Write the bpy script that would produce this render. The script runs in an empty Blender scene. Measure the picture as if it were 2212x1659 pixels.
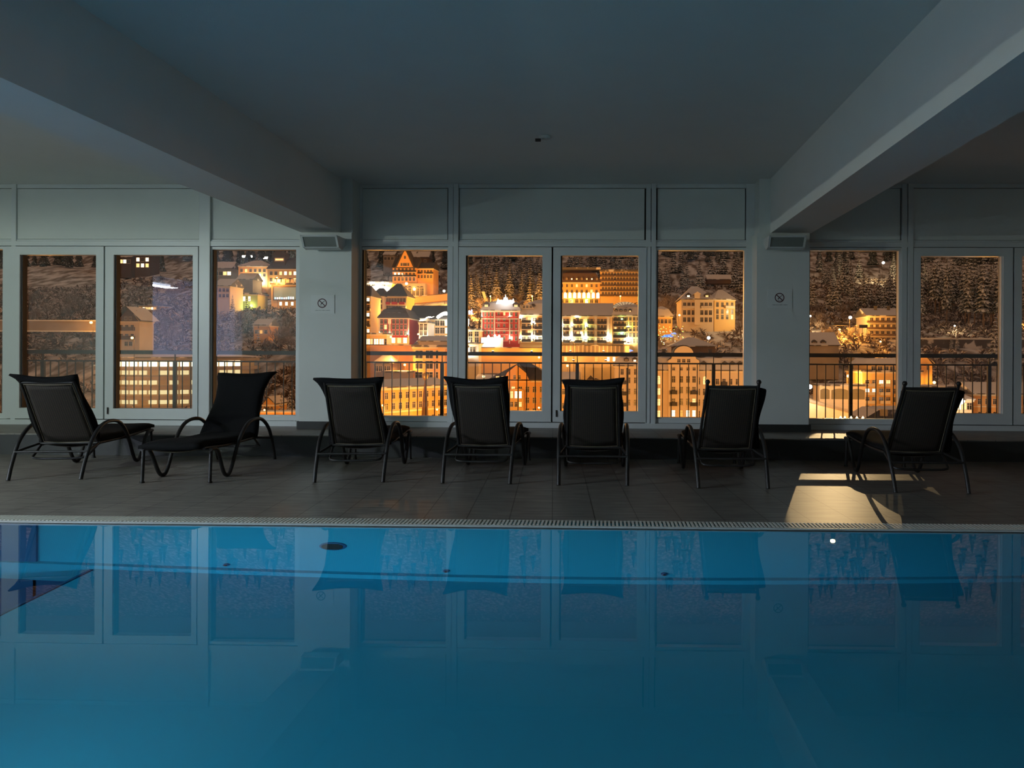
import bpy, math, random
from mathutils import Vector, Matrix
R = math.radians
SC = bpy.context.scene
C = SC.collection
random.seed(7)

# ---------------------------------------------------------------- camera
F_PX = 1660.0; PCX = 1268.0; HOR = 762.0; CAM_Z = 1.125
YAW = 0.0222; ROLL = 0.0045
_F = Vector((-math.sin(YAW), math.cos(YAW), 0))
_R0 = Vector((math.cos(YAW), math.sin(YAW), 0)); _U0 = Vector((0, 0, 1))
_R = _R0 * math.cos(ROLL) + _U0 * math.sin(ROLL)
_U = _U0 * math.cos(ROLL) - _R0 * math.sin(ROLL)
CAM = Vector((0, 0, CAM_Z))
cd = bpy.data.cameras.new('camera'); cam = bpy.data.objects.new('camera', cd); C.objects.link(cam)
m = Matrix.Identity(4)
for i in range(3):
    m[i][0] = _R[i]; m[i][1] = _U[i]; m[i][2] = -_F[i]; m[i][3] = CAM[i]
cam.matrix_world = m
cd.sensor_fit = 'HORIZONTAL'; cd.sensor_width = 36.0
cd.lens = F_PX / 2212 * 36.0
cd.shift_x = -(PCX - 1106) / 2212; cd.shift_y = -(829.5 - HOR) / 2212
cd.clip_start = 0.05; cd.clip_end = 6000
SC.camera = cam

def P(px, py, D):                       # world point on the plane y = D that the photograph shows at (px, py)
    d = _F + _R * ((px - PCX) / F_PX) + _U * ((HOR - py) / F_PX)
    return CAM + d * (D / d.y)
def X(px, D, py=762): return P(px, py, D).x
def Z(py, D, px=1268): return P(px, py, D).z
def G(px, py):                          # point on the floor
    d = _F + _R * ((px - PCX) / F_PX) + _U * ((HOR - py) / F_PX)
    return CAM + d * (-CAM_Z / d.z)

# ---------------------------------------------------------------- view, world
SC.view_settings.view_transform = 'Standard'; SC.view_settings.look = 'None'
SC.view_settings.gamma = 1.0; SC.view_settings.use_curve_mapping = False
SC.view_settings.exposure = 0.0
SC.cycles.use_denoising = True
SC.cycles.use_adaptive_sampling = True; SC.cycles.adaptive_threshold = 0.035
SC.cycles.max_bounces = 7; SC.cycles.diffuse_bounces = 3; SC.cycles.transmission_bounces = 6
SC.cycles.transparent_max_bounces = 8; SC.cycles.sample_clamp_indirect = 3.0
SC.cycles.caustics_refractive = True; SC.cycles.caustics_reflective = False
W = bpy.data.worlds.new('night_sky'); SC.world = W; W.use_nodes = True
W.node_tree.nodes['Background'].inputs[0].default_value = (0.28, 0.165, 0.105, 1)   # town light scattered by low snow cloud
W.node_tree.nodes['Background'].inputs[1].default_value = 1.25

TOWN = 1.5
def light(name, kind, loc, power, color, size=0.3, parent=None, rot=None, **kw):
    l = bpy.data.lights.new(name, kind); l.energy = power * (TOWN if parent else 1.0); l.color = color
    if kind == 'AREA':
        l.shape = 'RECTANGLE'; l.size = size[0]; l.size_y = size[1]
    else: l.shadow_soft_size = size
    for k, v in kw.items(): setattr(l, k, v)
    o = bpy.data.objects.new(name, l); C.objects.link(o)
    o.location = loc
    if rot: o.rotation_euler = rot
    if parent: o.parent = parent
    return o
def aim(o, target):
    o.rotation_euler = (Vector(target) - o.location).to_track_quat('-Z', 'Y').to_euler()

# lobby beyond the left wall (cool tubes), seen mirrored in the left panes
L_LOBBY = light('lobby_light', 'AREA', (-11.2, 0.4, 2.75), 2300, (0.74, 0.80, 1.0), (0.3, 3.2), rot=(0, 0, 0))
# cool lamp hanging under the ceiling of the left bay
HALL_LAMP = Vector((-8.25, 3.05, 2.42))
light('hall_lamp_light', 'POINT', HALL_LAMP + Vector((0.0, 0, -0.02)), 300, (0.86, 1.0, 0.88), 0.014)
# pool lamps under water, on the near wall of the basin
POOL_LAMPS = [(-5.6, 0.75, -0.75, 190), (-2.1, 0.75, -0.75, 300), (0.9, 0.75, -0.75, 72)]
for (x, y, z, p) in POOL_LAMPS:
    l = light('pool_lamp_light', 'SPOT', (x, y, z), p, (0.42, 0.80, 1.0), 0.12, spot_size=R(150), spot_blend=1.0)
    aim(l, (x, 2.2, -1.45))
# added unseen lamp in the left rear, a fill for the ceiling
l = light('added_fill_light', 'AREA', (-7.6, -2.5, 1.36), 200, (0.72, 0.95, 1.0), (0.4, 0.4), rot=(math.pi, 0, 0))
# floodlight on a mast across the street, above the frame of the right window
FLOOD = Vector((8.9, 30.0, 6.1))
l = light('floodlight_beam', 'SPOT', FLOOD + Vector((-0.09, -0.3, -0.08)), 2000, (1.0, 0.68, 0.33), 0.02, spot_size=R(3.3), spot_blend=0.12)
aim(l, (2.22, 6.2, 0.0))

# ---------------------------------------------------------------- materials
def mat(name, col, rough=0.6, metal=0.0, noise=0.0, nscale=8.0, bump=0.0, bscale=40.0, spec=None, emit=None, estr=0.0, coords='Object'):
    m = bpy.data.materials.new(name); m.use_nodes = True
    nt = m.node_tree; b = nt.nodes['Principled BSDF']
    b.inputs['Base Color'].default_value = (*col, 1); b.inputs['Roughness'].default_value = rough
    b.inputs['Metallic'].default_value = metal
    if spec is not None: b.inputs['Specular IOR Level'].default_value = spec
    if emit: b.inputs['Emission Color'].default_value = (*emit, 1); b.inputs['Emission Strength'].default_value = estr
    if noise or bump:
        tc = nt.nodes.new('ShaderNodeTexCoord')
    if noise:
        n = nt.nodes.new('ShaderNodeTexNoise'); n.inputs['Scale'].default_value = nscale; n.inputs['Detail'].default_value = 5
        nt.links.new(tc.outputs[coords], n.inputs['Vector'])
        r = nt.nodes.new('ShaderNodeMapRange'); r.inputs[3].default_value = 1 - noise; r.inputs[4].default_value = 1 + noise * 0.6
        nt.links.new(n.outputs[0], r.inputs[0])
        mx = nt.nodes.new('ShaderNodeVectorMath'); mx.operation = 'SCALE'; mx.inputs[0].default_value = col
        nt.links.new(r.outputs[0], mx.inputs['Scale']); nt.links.new(mx.outputs[0], b.inputs['Base Color'])
    if bump:
        n2 = nt.nodes.new('ShaderNodeTexNoise'); n2.inputs['Scale'].default_value = bscale; n2.inputs['Detail'].default_value = 4
        nt.links.new(tc.outputs[coords], n2.inputs['Vector'])
        bp = nt.nodes.new('ShaderNodeBump'); bp.inputs['Strength'].default_value = bump; bp.inputs['Distance'].default_value = 0.02
        nt.links.new(n2.outputs[0], bp.inputs['Height']); nt.links.new(bp.outputs[0], b.inputs['Normal'])
    return m
def glow(name, col, s):
    return mat(name, (0.02, 0.02, 0.02), 0.5, emit=col, estr=s)

M = {}
M['plaster'] = mat('ceiling_plaster', (0.86, 0.88, 0.86), 0.85, noise=0.04, nscale=3, bump=0.15, bscale=220)
M['paint'] = mat('white_wall_paint', (0.72, 0.76, 0.72), 0.6, noise=0.04, nscale=5, bump=0.08, bscale=160)
M['frame'] = mat('white_frame_lacquer', (0.70, 0.74, 0.73), 0.35, noise=0.03, nscale=4)
M['seam'] = mat('dark_seam', (0.03, 0.035, 0.03), 0.9)
M['base'] = mat('baseboard_tile_and_riser_shade', (0.022, 0.024, 0.022), 0.6)
M['rail'] = mat('dark_painted_steel', (0.035, 0.025, 0.02), 0.5)
M['rod'] = mat('black_powder_coated_tube', (0.012, 0.011, 0.010), 0.5)
M['pad'] = mat('black_cushion_fabric', (0.008, 0.008, 0.008), 0.95, spec=0.1)
M['grille'] = mat('grey_speaker_grille', (0.20, 0.22, 0.20), 0.7, noise=0.2, nscale=300)
M['pool'] = None
M['black'] = mat('black_print', (0.03, 0.018, 0.018), 0.6)
M['paper'] = mat('white_notice_sheet', (0.74, 0.78, 0.75), 0.5)
M['redprint'] = mat('dark_red_print', (0.07, 0.02, 0.02), 0.6)
M['balcony'] = mat('balcony_concrete', (0.25, 0.23, 0.2), 0.9)

def floor_tiles():
    m = mat('pool_deck_tiles', (0.2, 0.19, 0.17), 0.42); nt = m.node_tree; b = nt.nodes['Principled BSDF']
    tc = nt.nodes.new('ShaderNodeTexCoord'); mp = nt.nodes.new('ShaderNodeMapping')
    mp.inputs['Rotation'].default_value = (0, 0, R(-93.8)); nt.links.new(tc.outputs['Object'], mp.inputs[0])
    br = nt.nodes.new('ShaderNodeTexBrick'); br.offset = 0.0
    for k, v in (('Scale', 1.0), ('Mortar Size', 0.0035), ('Brick Width', 0.58), ('Row Height', 0.29), ('Bias', 0.0), ('Mortar Smooth', 0.1)): br.inputs[k].default_value = v
    br.inputs['Color1'].default_value = (0.215, 0.197, 0.168, 1); br.inputs['Color2'].default_value = (0.19, 0.175, 0.15, 1)
    br.inputs['Mortar'].default_value = (0.07, 0.06, 0.05, 1)
    nt.links.new(mp.outputs[0], br.inputs['Vector'])
    mp2 = nt.nodes.new('ShaderNodeMapping'); mp2.inputs['Scale'].default_value = (1.6, 11, 1); nt.links.new(tc.outputs['Object'], mp2.inputs[0])
    n = nt.nodes.new('ShaderNodeTexNoise'); n.inputs['Scale'].default_value = 2.2; n.inputs['Detail'].default_value = 6; nt.links.new(mp2.outputs[0], n.inputs['Vector'])
    r = nt.nodes.new('ShaderNodeMapRange'); r.inputs[1].default_value = 0.3; r.inputs[2].default_value = 0.7; r.inputs[3].default_value = 0.6; r.inputs[4].default_value = 1.3; nt.links.new(n.outputs[0], r.inputs[0])
    s = nt.nodes.new('ShaderNodeVectorMath'); s.operation = 'SCALE'; nt.links.new(br.outputs['Color'], s.inputs[0]); nt.links.new(r.outputs[0], s.inputs['Scale'])
    nt.links.new(s.outputs[0], b.inputs['Base Color'])
    return m
M['floor'] = floor_tiles()

def woven():
    m = mat('brown_woven_sling', (0.03, 0.024, 0.018), 0.8); nt = m.node_tree; b = nt.nodes['Principled BSDF']
    tc = nt.nodes.new('ShaderNodeTexCoord')
    w = nt.nodes.new('ShaderNodeTexWave'); w.bands_direction = 'X'; w.inputs['Scale'].default_value = 17; w.inputs['Distortion'].default_value = 0.6
    nt.links.new(tc.outputs['Object'], w.inputs[0])
    n = nt.nodes.new('ShaderNodeTexNoise'); n.inputs['Scale'].default_value = 90; nt.links.new(tc.outputs['Object'], n.inputs['Vector'])
    mul = nt.nodes.new('ShaderNodeMath'); mul.operation = 'MULTIPLY'; nt.links.new(w.outputs['Fac'], mul.inputs[0]); nt.links.new(n.outputs[0], mul.inputs[1])
    cr = nt.nodes.new('ShaderNodeValToRGB'); cr.color_ramp.elements[0].color = (0.008, 0.006, 0.005, 1); cr.color_ramp.elements[1].color = (0.04, 0.026, 0.013, 1)
    cr.color_ramp.elements[1].position = 0.6
    nt.links.new(mul.outputs[0], cr.inputs[0]); nt.links.new(cr.outputs[0], b.inputs['Base Color'])
    return m
M['sling'] = woven()
M['hem'] = mat('pale_sling_edge', (0.10, 0.08, 0.05), 0.7)

def glass_pane():
    m = bpy.data.materials.new('window_glass'); m.use_nodes = True; nt = m.node_tree
    for n in list(nt.nodes): nt.nodes.remove(n)
    o = nt.nodes.new('ShaderNodeOutputMaterial'); mx = nt.nodes.new('ShaderNodeMixShader')
    fr = nt.nodes.new('ShaderNodeFresnel'); fr.inputs[0].default_value = 1.5
    k = nt.nodes.new('ShaderNodeMath'); k.operation = 'MULTIPLY'; k.inputs[1].default_value = 2.2; k.use_clamp = True
    t = nt.nodes.new('ShaderNodeBsdfTransparent'); t.inputs[0].default_value = (0.97, 0.985, 0.975, 1)
    g = nt.nodes.new('ShaderNodeBsdfGlossy'); g.inputs['Roughness'].default_value = 0.0
    nt.links.new(fr.outputs[0], k.inputs[0]); nt.links.new(k.outputs[0], mx.inputs[0])
    nt.links.new(t.outputs[0], mx.inputs[1]); nt.links.new(g.outputs[0], mx.inputs[2]); nt.links.new(mx.outputs[0], o.inputs[0])
    return m
M['glass'] = glass_pane()

def water():
    m = bpy.data.materials.new('pool_water'); m.use_nodes = True; nt = m.node_tree
    for n in list(nt.nodes): nt.nodes.remove(n)
    o = nt.nodes.new('ShaderNodeOutputMaterial'); g = nt.nodes.new('ShaderNodeBsdfGlass')
    g.inputs['IOR'].default_value = 1.333; g.inputs['Roughness'].default_value = 0.0
    tc = nt.nodes.new('ShaderNodeTexCoord'); n = nt.nodes.new('ShaderNodeTexNoise'); n.inputs['Scale'].default_value = 0.9; n.inputs['Detail'].default_value = 1.5
    nt.links.new(tc.outputs['Object'], n.inputs['Vector'])
    b = nt.nodes.new('ShaderNodeBump'); b.inputs['Strength'].default_value = 0.06; b.inputs['Distance'].default_value = 0.01
    nt.links.new(n.outputs[0], b.inputs['Height']); nt.links.new(b.outputs[0], g.inputs['Normal'])
    nt.links.new(g.outputs[0], o.inputs[0])
    v = nt.nodes.new('ShaderNodeVolumeAbsorption'); v.inputs['Color'].default_value = (0.25, 0.72, 0.95, 1); v.inputs['Density'].default_value = 0.10
    nt.links.new(v.outputs[0], o.inputs['Volume'])
    return m
M['water'] = water()

def pool_tiles(name, c1, c2):
    m = mat(name, c1, 0.4); nt = m.node_tree; b = nt.nodes['Principled BSDF']
    tc = nt.nodes.new('ShaderNodeTexCoord'); n = nt.nodes.new('ShaderNodeTexNoise'); n.inputs['Scale'].default_value = 0.35
    nt.links.new(tc.outputs['Object'], n.inputs['Vector'])
    cr = nt.nodes.new('ShaderNodeValToRGB'); cr.color_ramp.elements[0].color = (*c1, 1); cr.color_ramp.elements[1].color = (*c2, 1)
    cr.color_ramp.elements[0].position = 0.35; cr.color_ramp.elements[1].position = 0.65
    nt.links.new(n.outputs[0], cr.inputs[0]); nt.links.new(cr.outputs[0], b.inputs['Base Color'])
    return m
M['pool'] = pool_tiles('blue_pool_liner', (0.03, 0.42, 0.58), (0.045, 0.46, 0.61))
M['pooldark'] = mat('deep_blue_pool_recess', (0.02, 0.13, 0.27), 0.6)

# ---------------------------------------------------------------- mesh builder
class MB:
    def __init__(s): s.v = []; s.f = []; s.mi = []; s.cur = 0; s.sm = []
    def face(s, pts, mi=None, smooth=False):
        b = len(s.v); s.v.extend([tuple(p) for p in pts]); s.f.append(tuple(range(b, b + len(pts))))
        s.mi.append(s.cur if mi is None else mi); s.sm.append(smooth)
    def raw(s, vs, fs, mi=None, smooth=False):
        b = len(s.v); s.v.extend([tuple(p) for p in vs])
        for f in fs:
            s.f.append(tuple(b + i for i in f)); s.mi.append(s.cur if mi is None else mi); s.sm.append(smooth)
    def box(s, x0, x1, y0, y1, z0, z1, mi=None):
        x0, x1 = min(x0, x1), max(x0, x1); y0, y1 = min(y0, y1), max(y0, y1); z0, z1 = min(z0, z1), max(z0, z1)
        s.hexa([(x0, y0, z0), (x1, y0, z0), (x1, y1, z0), (x0, y1, z0), (x0, y0, z1), (x1, y0, z1), (x1, y1, z1), (x0, y1, z1)], mi)
    def hexa(s, p, mi=None):
        s.raw(p, [(0, 3, 2, 1), (4, 5, 6, 7), (0, 1, 5, 4), (1, 2, 6, 5), (2, 3, 7, 6), (3, 0, 4, 7)], mi)
    def prism(s, poly, axis, a, b, mi=None):
        # poly of 2d points extruded along an axis; other two coordinates in order
        def mk(p, t):
            if axis == 'x': return (t, p[0], p[1])
            if axis == 'y': return (p[0], t, p[1])
            return (p[0], p[1], t)
        n = len(poly); vs = [mk(p, a) for p in poly] + [mk(p, b) for p in poly]
        fs = [tuple(range(n))[::-1], tuple(range(n, 2 * n))] + [(i, (i + 1) % n, n + (i + 1) % n, n + i) for i in range(n)]
        s.raw(vs, fs, mi)
    def tube(s, path, r, n=8, mi=None, caps=True):
        path = [Vector(p) for p in path]; rr = r if isinstance(r, (list, tuple)) else [r] * len(path)
        vs = []; up = None
        for i, p in enumerate(path):
            t = (path[min(i + 1, len(path) - 1)] - path[max(i - 1, 0)]).normalized()
            if up is None:
                up = Vector((0, 0, 1)) if abs(t.z) < 0.9 else Vector((1, 0, 0))
            a = t.cross(up)
            if a.length < 1e-5: a = t.cross(Vector((0, 1, 0)))
            a.normalize(); bb = a.cross(t).normalized(); up = bb
            for k in range(n):
                an = 2 * math.pi * k / n
                vs.append(p + a * (math.cos(an) * rr[i]) + bb * (math.sin(an) * rr[i]))
        fs = []
        for i in range(len(path) - 1):
            for k in range(n):
                fs.append((i * n + k, i * n + (k + 1) % n, (i + 1) * n + (k + 1) % n, (i + 1) * n + k))
        s.raw(vs, fs, mi, True)
        if caps:
            s.raw(vs[:n], [tuple(range(n))[::-1]], mi); s.raw(vs[-n:], [tuple(range(n))], mi)
    def lathe(s, prof, n=12, c=(0, 0, 0), mi=None, smooth=True):
        vs = []; k = len(prof)
        for i in range(n):
            a = 2 * math.pi * i / n
            for (r, z) in prof: vs.append((c[0] + r * math.cos(a), c[1] + r * math.sin(a), c[2] + z))
        fs = []
        for i in range(n):
            j = (i + 1) % n
            for q in range(k - 1): fs.append((i * k + q, j * k + q, j * k + q + 1, i * k + q + 1))
        s.raw(vs, fs, mi, smooth)
    def mesh(s, name, mats):
        me = bpy.data.meshes.new(name); me.from_pydata(s.v, [], s.f)
        mats = mats if isinstance(mats, (list, tuple)) else [mats]
        for mm in mats: me.materials.append(mm)
        me.polygons.foreach_set('material_index', s.mi); me.polygons.foreach_set('use_smooth', s.sm)
        me.update(); return me
    def build(s, name, mats, parent=None, loc=None):
        o = bpy.data.objects.new(name, s.mesh(name, mats)); C.objects.link(o)
        if parent: o.parent = parent
        if loc: o.location = loc
        return o
def tag(o, label=None, cat=None, group=None, kind=None):
    if label: o['label'] = label
    if cat: o['category'] = cat
    if group: o['group'] = group
    if kind: o['kind'] = kind
    return o
def empty(name, loc=(0, 0, 0), rz=0.0):
    o = bpy.data.objects.new(name, None); C.objects.link(o); o.location = loc; o.rotation_euler = (0, 0, rz); return o
def struct(o, label=None): return tag(o, label, kind='structure')
def smooth_path(pts, sub=6):
    pts = [Vector(p) for p in pts]; out = []
    for i in range(len(pts) - 1):
        p0 = pts[max(i - 1, 0)]; p1 = pts[i]; p2 = pts[i + 1]; p3 = pts[min(i + 2, len(pts) - 1)]
        for k in range(sub):
            t = k / sub
            out.append(0.5 * ((2 * p1) + (p2 - p0) * t + (2 * p0 - 5 * p1 + 4 * p2 - p3) * t * t + (3 * p1 - p0 - 3 * p2 + p3) * t ** 3))
    out.append(pts[-1]); return out
def inst(me, name, parent, loc, rz=0.0, scale=None):
    o = bpy.data.objects.new(name, me); C.objects.link(o); o.parent = parent; o.location = loc
    if rz: o.rotation_euler = (0, 0, rz)
    if scale: o.scale = scale
    return o
# ================================================================ INTERIOR
WY = 9.2                                 # plane of the window wall
H = 3.14
XL, XR = -9.5, 8.2
LEDGE_Y = 8.15; LEDGE_Z = 0.227
def xw(px, py=720): return P(px, py, WY).x

# floor (deck) around the pool
PX0, PX1, PY0, PY1 = -8.6, 7.6, 0.7, 4.98
b = MB()
b.box(XL, XR, PY1 + 0.17, WY + 0.3, -0.25, 0.0); b.box(XL, XR, -4.0, PY0, -0.25, 0.0)
b.box(XL, PX0, PY0, PY1 + 0.17, -0.25, 0.0); b.box(PX1, XR, PY0, PY1 + 0.17, -0.25, 0.0)
struct(b.build('floor', M['floor']), 'grey brown tiled pool deck running between the pool and the windows')
b = MB(); b.box(XL, XR, LEDGE_Y + 0.004, WY + 0.3, 0.0, LEDGE_Z - 0.012, 1)  # step body in dark tile colour so the riser reads as shaded
b.box(XL, XR, LEDGE_Y, WY + 0.3, LEDGE_Z - 0.012, LEDGE_Z)
struct(b.build('trim_1', [M['floor'], M['base']]), 'low tiled step running along the foot of the windows')
b = MB(); b.box(XL, XR, -4.0, WY + 0.3, H, H + 0.25)
struct(b.build('ceiling', M['plaster']), 'plain plaster ceiling of the pool hall')
# beams
for k, (x0, x1, lab) in enumerate(((-3.53, -3.07, 'deep white ceiling beam on the left running from the camera to the window wall'),
                             (1.91, 2.37, 'deep white ceiling beam on the right running from the camera to the window wall'))):
    b = MB(); b.box(x0, x1, -4.0, WY, 2.51, H)
    struct(b.build('trim_%d' % (k + 2), M['plaster']), lab)
# pillars at the window wall
PIL = ((-3.55, -2.94), (1.75, 2.352))
for k, (x0, x1) in enumerate(PIL):
    b = MB(); b.box(x0, x1, 8.87, WY + 0.25, LEDGE_Z, 2.51)
    b.box(x0 + 0.03, x1 - 0.0, 8.90, WY + 0.25, 2.51, H)
    o = struct(b.build('wall_pillar' if 0 else ('wall_front_left' if k == 0 else 'wall_front_right'), M['paint']),
               'white pillar between the windows under the %s beam' % ('left', 'right')[k])
    b = MB(); b.box(x0 - 0.02, x1 + 0.02, 8.855, WY, LEDGE_Z, LEDGE_Z + 0.085)
    struct(b.build('baseboard_%s' % ('left', 'right')[k], M['base']), 'dark tile baseboard at the foot of the %s pillar' % ('left', 'right')[k])
# other walls
b = MB(); b.box(XL, XR, -4.2, -4.0, -0.2, H); struct(b.build('wall_back', M['paint']), 'plain wall behind the camera')
b = MB(); b.box(XR, XR + 0.2, -4, WY + 0.3, -0.2, H); struct(b.build('wall_right', M['paint']), 'plain right end wall of the pool hall')
OPY0, OPY1, OPZ0, OPZ1 = -1.5, 2.5, 1.0, 2.72
b = MB()
b.box(XL - 0.2, XL, -4, OPY0, -0.2, H); b.box(XL - 0.2, XL, OPY1, WY + 0.3, -0.2, H)
b.box(XL - 0.2, XL, OPY0, OPY1, -0.2, OPZ0); b.box(XL - 0.2, XL, OPY0, OPY1, OPZ1, H)
b.box(XL - 0.16, XL - 0.06, 0.55, 0.72, OPZ0, OPZ1)
struct(b.build('wall_left', M['paint']), 'left end wall with the opening to the lit lobby')
b = MB()
b.box(XL - 2.6, XL - 0.2, -2.4, -2.3, 0, H); b.box(XL - 2.6, XL - 0.2, 3.3, 3.4, 0, H)
b.box(XL - 2.7, XL - 2.6, -2.4, 3.4, 0, H); b.box(XL - 2.6, XL - 0.2, -2.4, 3.4, H - 0.05, H); b.box(XL - 2.6, XL - 0.2, -2.4, 3.4, -0.05, 0)
struct(b.build('wall_lobby', mat('pale_lobby_paint', (0.72, 0.74, 0.82), 0.5)), 'pale walls of the lit lobby beyond the left end')
t = empty('tube_light', (-11.2, 0.4, 2.80)); tag(t, 'bluish white tube light fixed to the lobby ceiling', 'ceiling light')
b = MB(); b.box(-0.12, 0.12, -1.6, 1.6, 0.04, 0.14); b.build('housing', M['frame'], t)
b = MB(); b.tube([(0, -1.5, 0), (0, 1.5, 0)], 0.03, 10); b.build('tube', glow('cool_tube_glow', (0.75, 0.82, 1.0), 9.0), t)

# ---- window wall: backing, mullions, transom panels
def members(name, rects, m, y0, y1, label, parent=None):
    b = MB()
    for (x0, x1, z0, z1) in rects: b.box(x0, x1, y0, y1, z0, z1)
    return struct(b.build(name, m), label)
z_sill = LEDGE_Z + 0.055; z_fb = 0.343; z_ft = 2.352; z_db = 0.427; z_dt = 2.283
z_lt = 2.385; z_beam = 2.452; z_pt = 3.087; z_lb = 0.292
SECT = {'left': (XL, PIL[0][0]), 'middle': (PIL[0][1], PIL[1][0]), 'right': (PIL[1][1], XR)}
# transom backing
for i, (k, (x0, x1)) in enumerate(SECT.items()):
    b = MB(); b.box(x0, x1, 9.215, 9.45, z_beam - 0.02, H); b.box(x0, x1, 9.215, 9.45, -0.1, z_sill); b.box(x0, x1, 9.27, 9.33, z_sill, z_lb + .03); b.box(x0, x1, 9.27, 9.33, z_lt - .03, z_beam)
    struct(b.build('wall_%s_section' % k, M['seam']), 'dark joint backing of the %s window section' % k)
    b = MB(); b.box(x0, x1, 9.14, 9.30, LEDGE_Z, z_sill + 0.004)
    b.box(x0, x1, 9.17, 9.30, z_sill + 0.004, z_lb - 0.004)
    struct(b.build('window_sill_%s' % k, M['frame']), 'white sill strip under the %s windows' % k)
    b = MB(); b.box(x0, x1, 9.16, 9.30, z_lt + 0.006, z_beam - 0.004); b.box(x0, x1, 9.175, 9.30, z_beam + 0.0, z_beam + 0.02)
    b.box(x0, x1, 9.18, 9.30, z_pt + 0.006, H)
    struct(b.build('trim_%d' % (i + 4), M['frame']), 'white cross rail above the %s windows' % k)
# transom panels (px ranges) and uprights
GAPM = 0.006
n_t = 7
def panel(px0, px1, nm, lab):
    x0, x1 = xw(px0, 460), xw(px1, 460)
    b = MB(); b.box(x0 + GAPM, x1 - GAPM, 9.19, 9.30, z_beam + 0.026, z_pt); return struct(b.build(nm, M['paint']), lab)
for (a, c, lab) in ((-330, 30, 'blank transom panel at the far left'), (37, 432, 'blank transom panel over the left pair of doors'), (457, 660, 'blank transom panel beside the left pillar'),
               (781, 968, 'small blank transom panel right of the left pillar'), (992, 1393, 'wide blank transom panel over the middle doors'), (1419, 1610, 'small blank transom panel left of the right pillar'),
               (1748, 1945, 'blank transom panel right of the right pillar'), (1970, 2340, 'wide blank transom panel over the right doors')):
    panel(a, c, 'trim_%d' % n_t, lab); n_t += 1
def upright(px0, px1, z0, z1, lab, two=True):
    global n_t
    x0, x1 = xw(px0), xw(px1); b = MB()
    b.box(x0 - .004, x1 + .004, 9.27, 9.33, z0, z1, 1)
    if two:
        xm = (x0 + x1) / 2
        b.box(x0 + 0.002, xm - 0.004, 9.165, 9.30, z0, z1); b.box(xm + 0.004, x1 - 0.002, 9.15, 9.30, z0, z1)
    else: b.box(x0, x1, 9.165, 9.30, z0, z1)
    struct(b.build('trim_%d' % n_t, [M['frame'], M['seam']]), lab); n_t += 1
for (a, c, two, lab) in ((432, 457, True, 'double white mullion left of the pane by the left pillar'), (968, 991, True, 'double white mullion left of the middle doors'), (1394, 1416, True, 'double white mullion right of the middle doors'),
                    (28, 38, False, 'white post at the left end of the left doors'), (770, 783, False, 'white frame post against the left pillar'), (1610, 1634, False, 'white frame post against the right pillar'), (1945, 1969, True, 'double white mullion left of the right doors')):
    upright(a, c, z_sill, H, lab, two)

def fixed(n, gx0, gx1, ox0, ox1, lab):
    e = struct(empty('window_%d' % n, (0, WY, 0)), lab)
    a, c, o0, o1 = xw(gx0), xw(gx1), xw(ox0), xw(ox1)
    b = MB(); y0, y1 = -0.02, 0.07
    b.box(o0, a, y0, y1, z_lb, z_lt); b.box(c, o1, y0, y1, z_lb, z_lt); b.box(a, c, y0, y1, z_lb, z_fb); b.box(a, c, y0, y1, z_ft, z_lt)
    b.box(a, a + 0.012, y0 + 0.02, y1, z_fb, z_ft, 1); b.box(c - 0.012, c, y0 + 0.02, y1, z_fb, z_ft); b.box(a, c, y0 + 0.02, y1, z_fb, z_fb + 0.012)
    b.build('window_frame', [M['frame'], M['rail']], e)
    b = MB(); b.face([(a, 0.035, z_fb), (c, 0.035, z_fb), (c, 0.035, z_ft), (a, 0.035, z_ft)]); b.build('window_pane', M['glass'], e)
    return e
def leaf(n, gx0, gx1, ox0, ox1, lab, hinge=None):
    e = struct(empty('door_%d' % n, (0, WY, 0)), lab)
    a, c, o0, o1 = xw(gx0), xw(gx1), xw(ox0) + 0.004, xw(ox1) - 0.004
    b = MB(); y0, y1 = -0.045, 0.06
    b.box(o0, a, y0, y1, z_lb + 0.006, z_lt - 0.002); b.box(c, o1, y0, y1, z_lb + 0.006, z_lt - 0.002)
    b.box(a, c, y0, y1, z_lb + 0.006, z_db); b.box(a, c, y0, y1, z_dt, z_lt - 0.002)
    b.box(a, a + 0.015, y0 + 0.03, y1, z_db, z_dt, 1); b.box(c - 0.01, c, y0 + 0.03, y1, z_db, z_dt)
    b.build('door_frame', [M['frame'], M['rail']], e)
    b = MB(); b.face([(a, 0.03, z_db), (c, 0.03, z_db), (c, 0.03, z_dt), (a, 0.03, z_dt)]); b.build('door_pane', M['glass'], e)
    b = MB(); b.box(o1 - .02, o1 + .028, y1 + .002, y1 + .03, z_lb, z_lt); b.build('door_seal', M['seam'], e)
    if hinge:
        b = MB(); hx = xw(hinge); b.tube([(hx, -0.052, 0.36), (hx, -0.052, 0.44)], 0.009, 8); b.build('hinge', M['rail'], e)
    return e
fixed(1, -250, 8, -330, 18, 'glazed pane cut off by the left edge of the view')
leaf(1, 48, 212, 20, 229, 'left leaf of the left pair of white glazed doors')
leaf(2, 250, 420, 231, 432, 'right leaf of the left pair of white glazed doors', 239)
fixed(2, 459, 641, 457, 660, 'fixed pane between the left doors and the left pillar')
fixed(3, 783, 968, 781, 970, 'fixed pane just right of the left pillar')
leaf(3, 1007, 1173, 991, 1192, 'left leaf of the middle pair of white glazed doors')
leaf(4, 1211, 1380, 1194, 1396, 'right leaf of the middle pair of white glazed doors', 1203)
fixed(4, 1419, 1609, 1413, 1612, 'fixed pane just left of the right pillar')
fixed(5, 1747, 1943, 1738, 1946, 'fixed pane just right of the right pillar')
leaf(5, 1985, 2163, 1969, 2184, 'left leaf of the right pair of white glazed doors')
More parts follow.
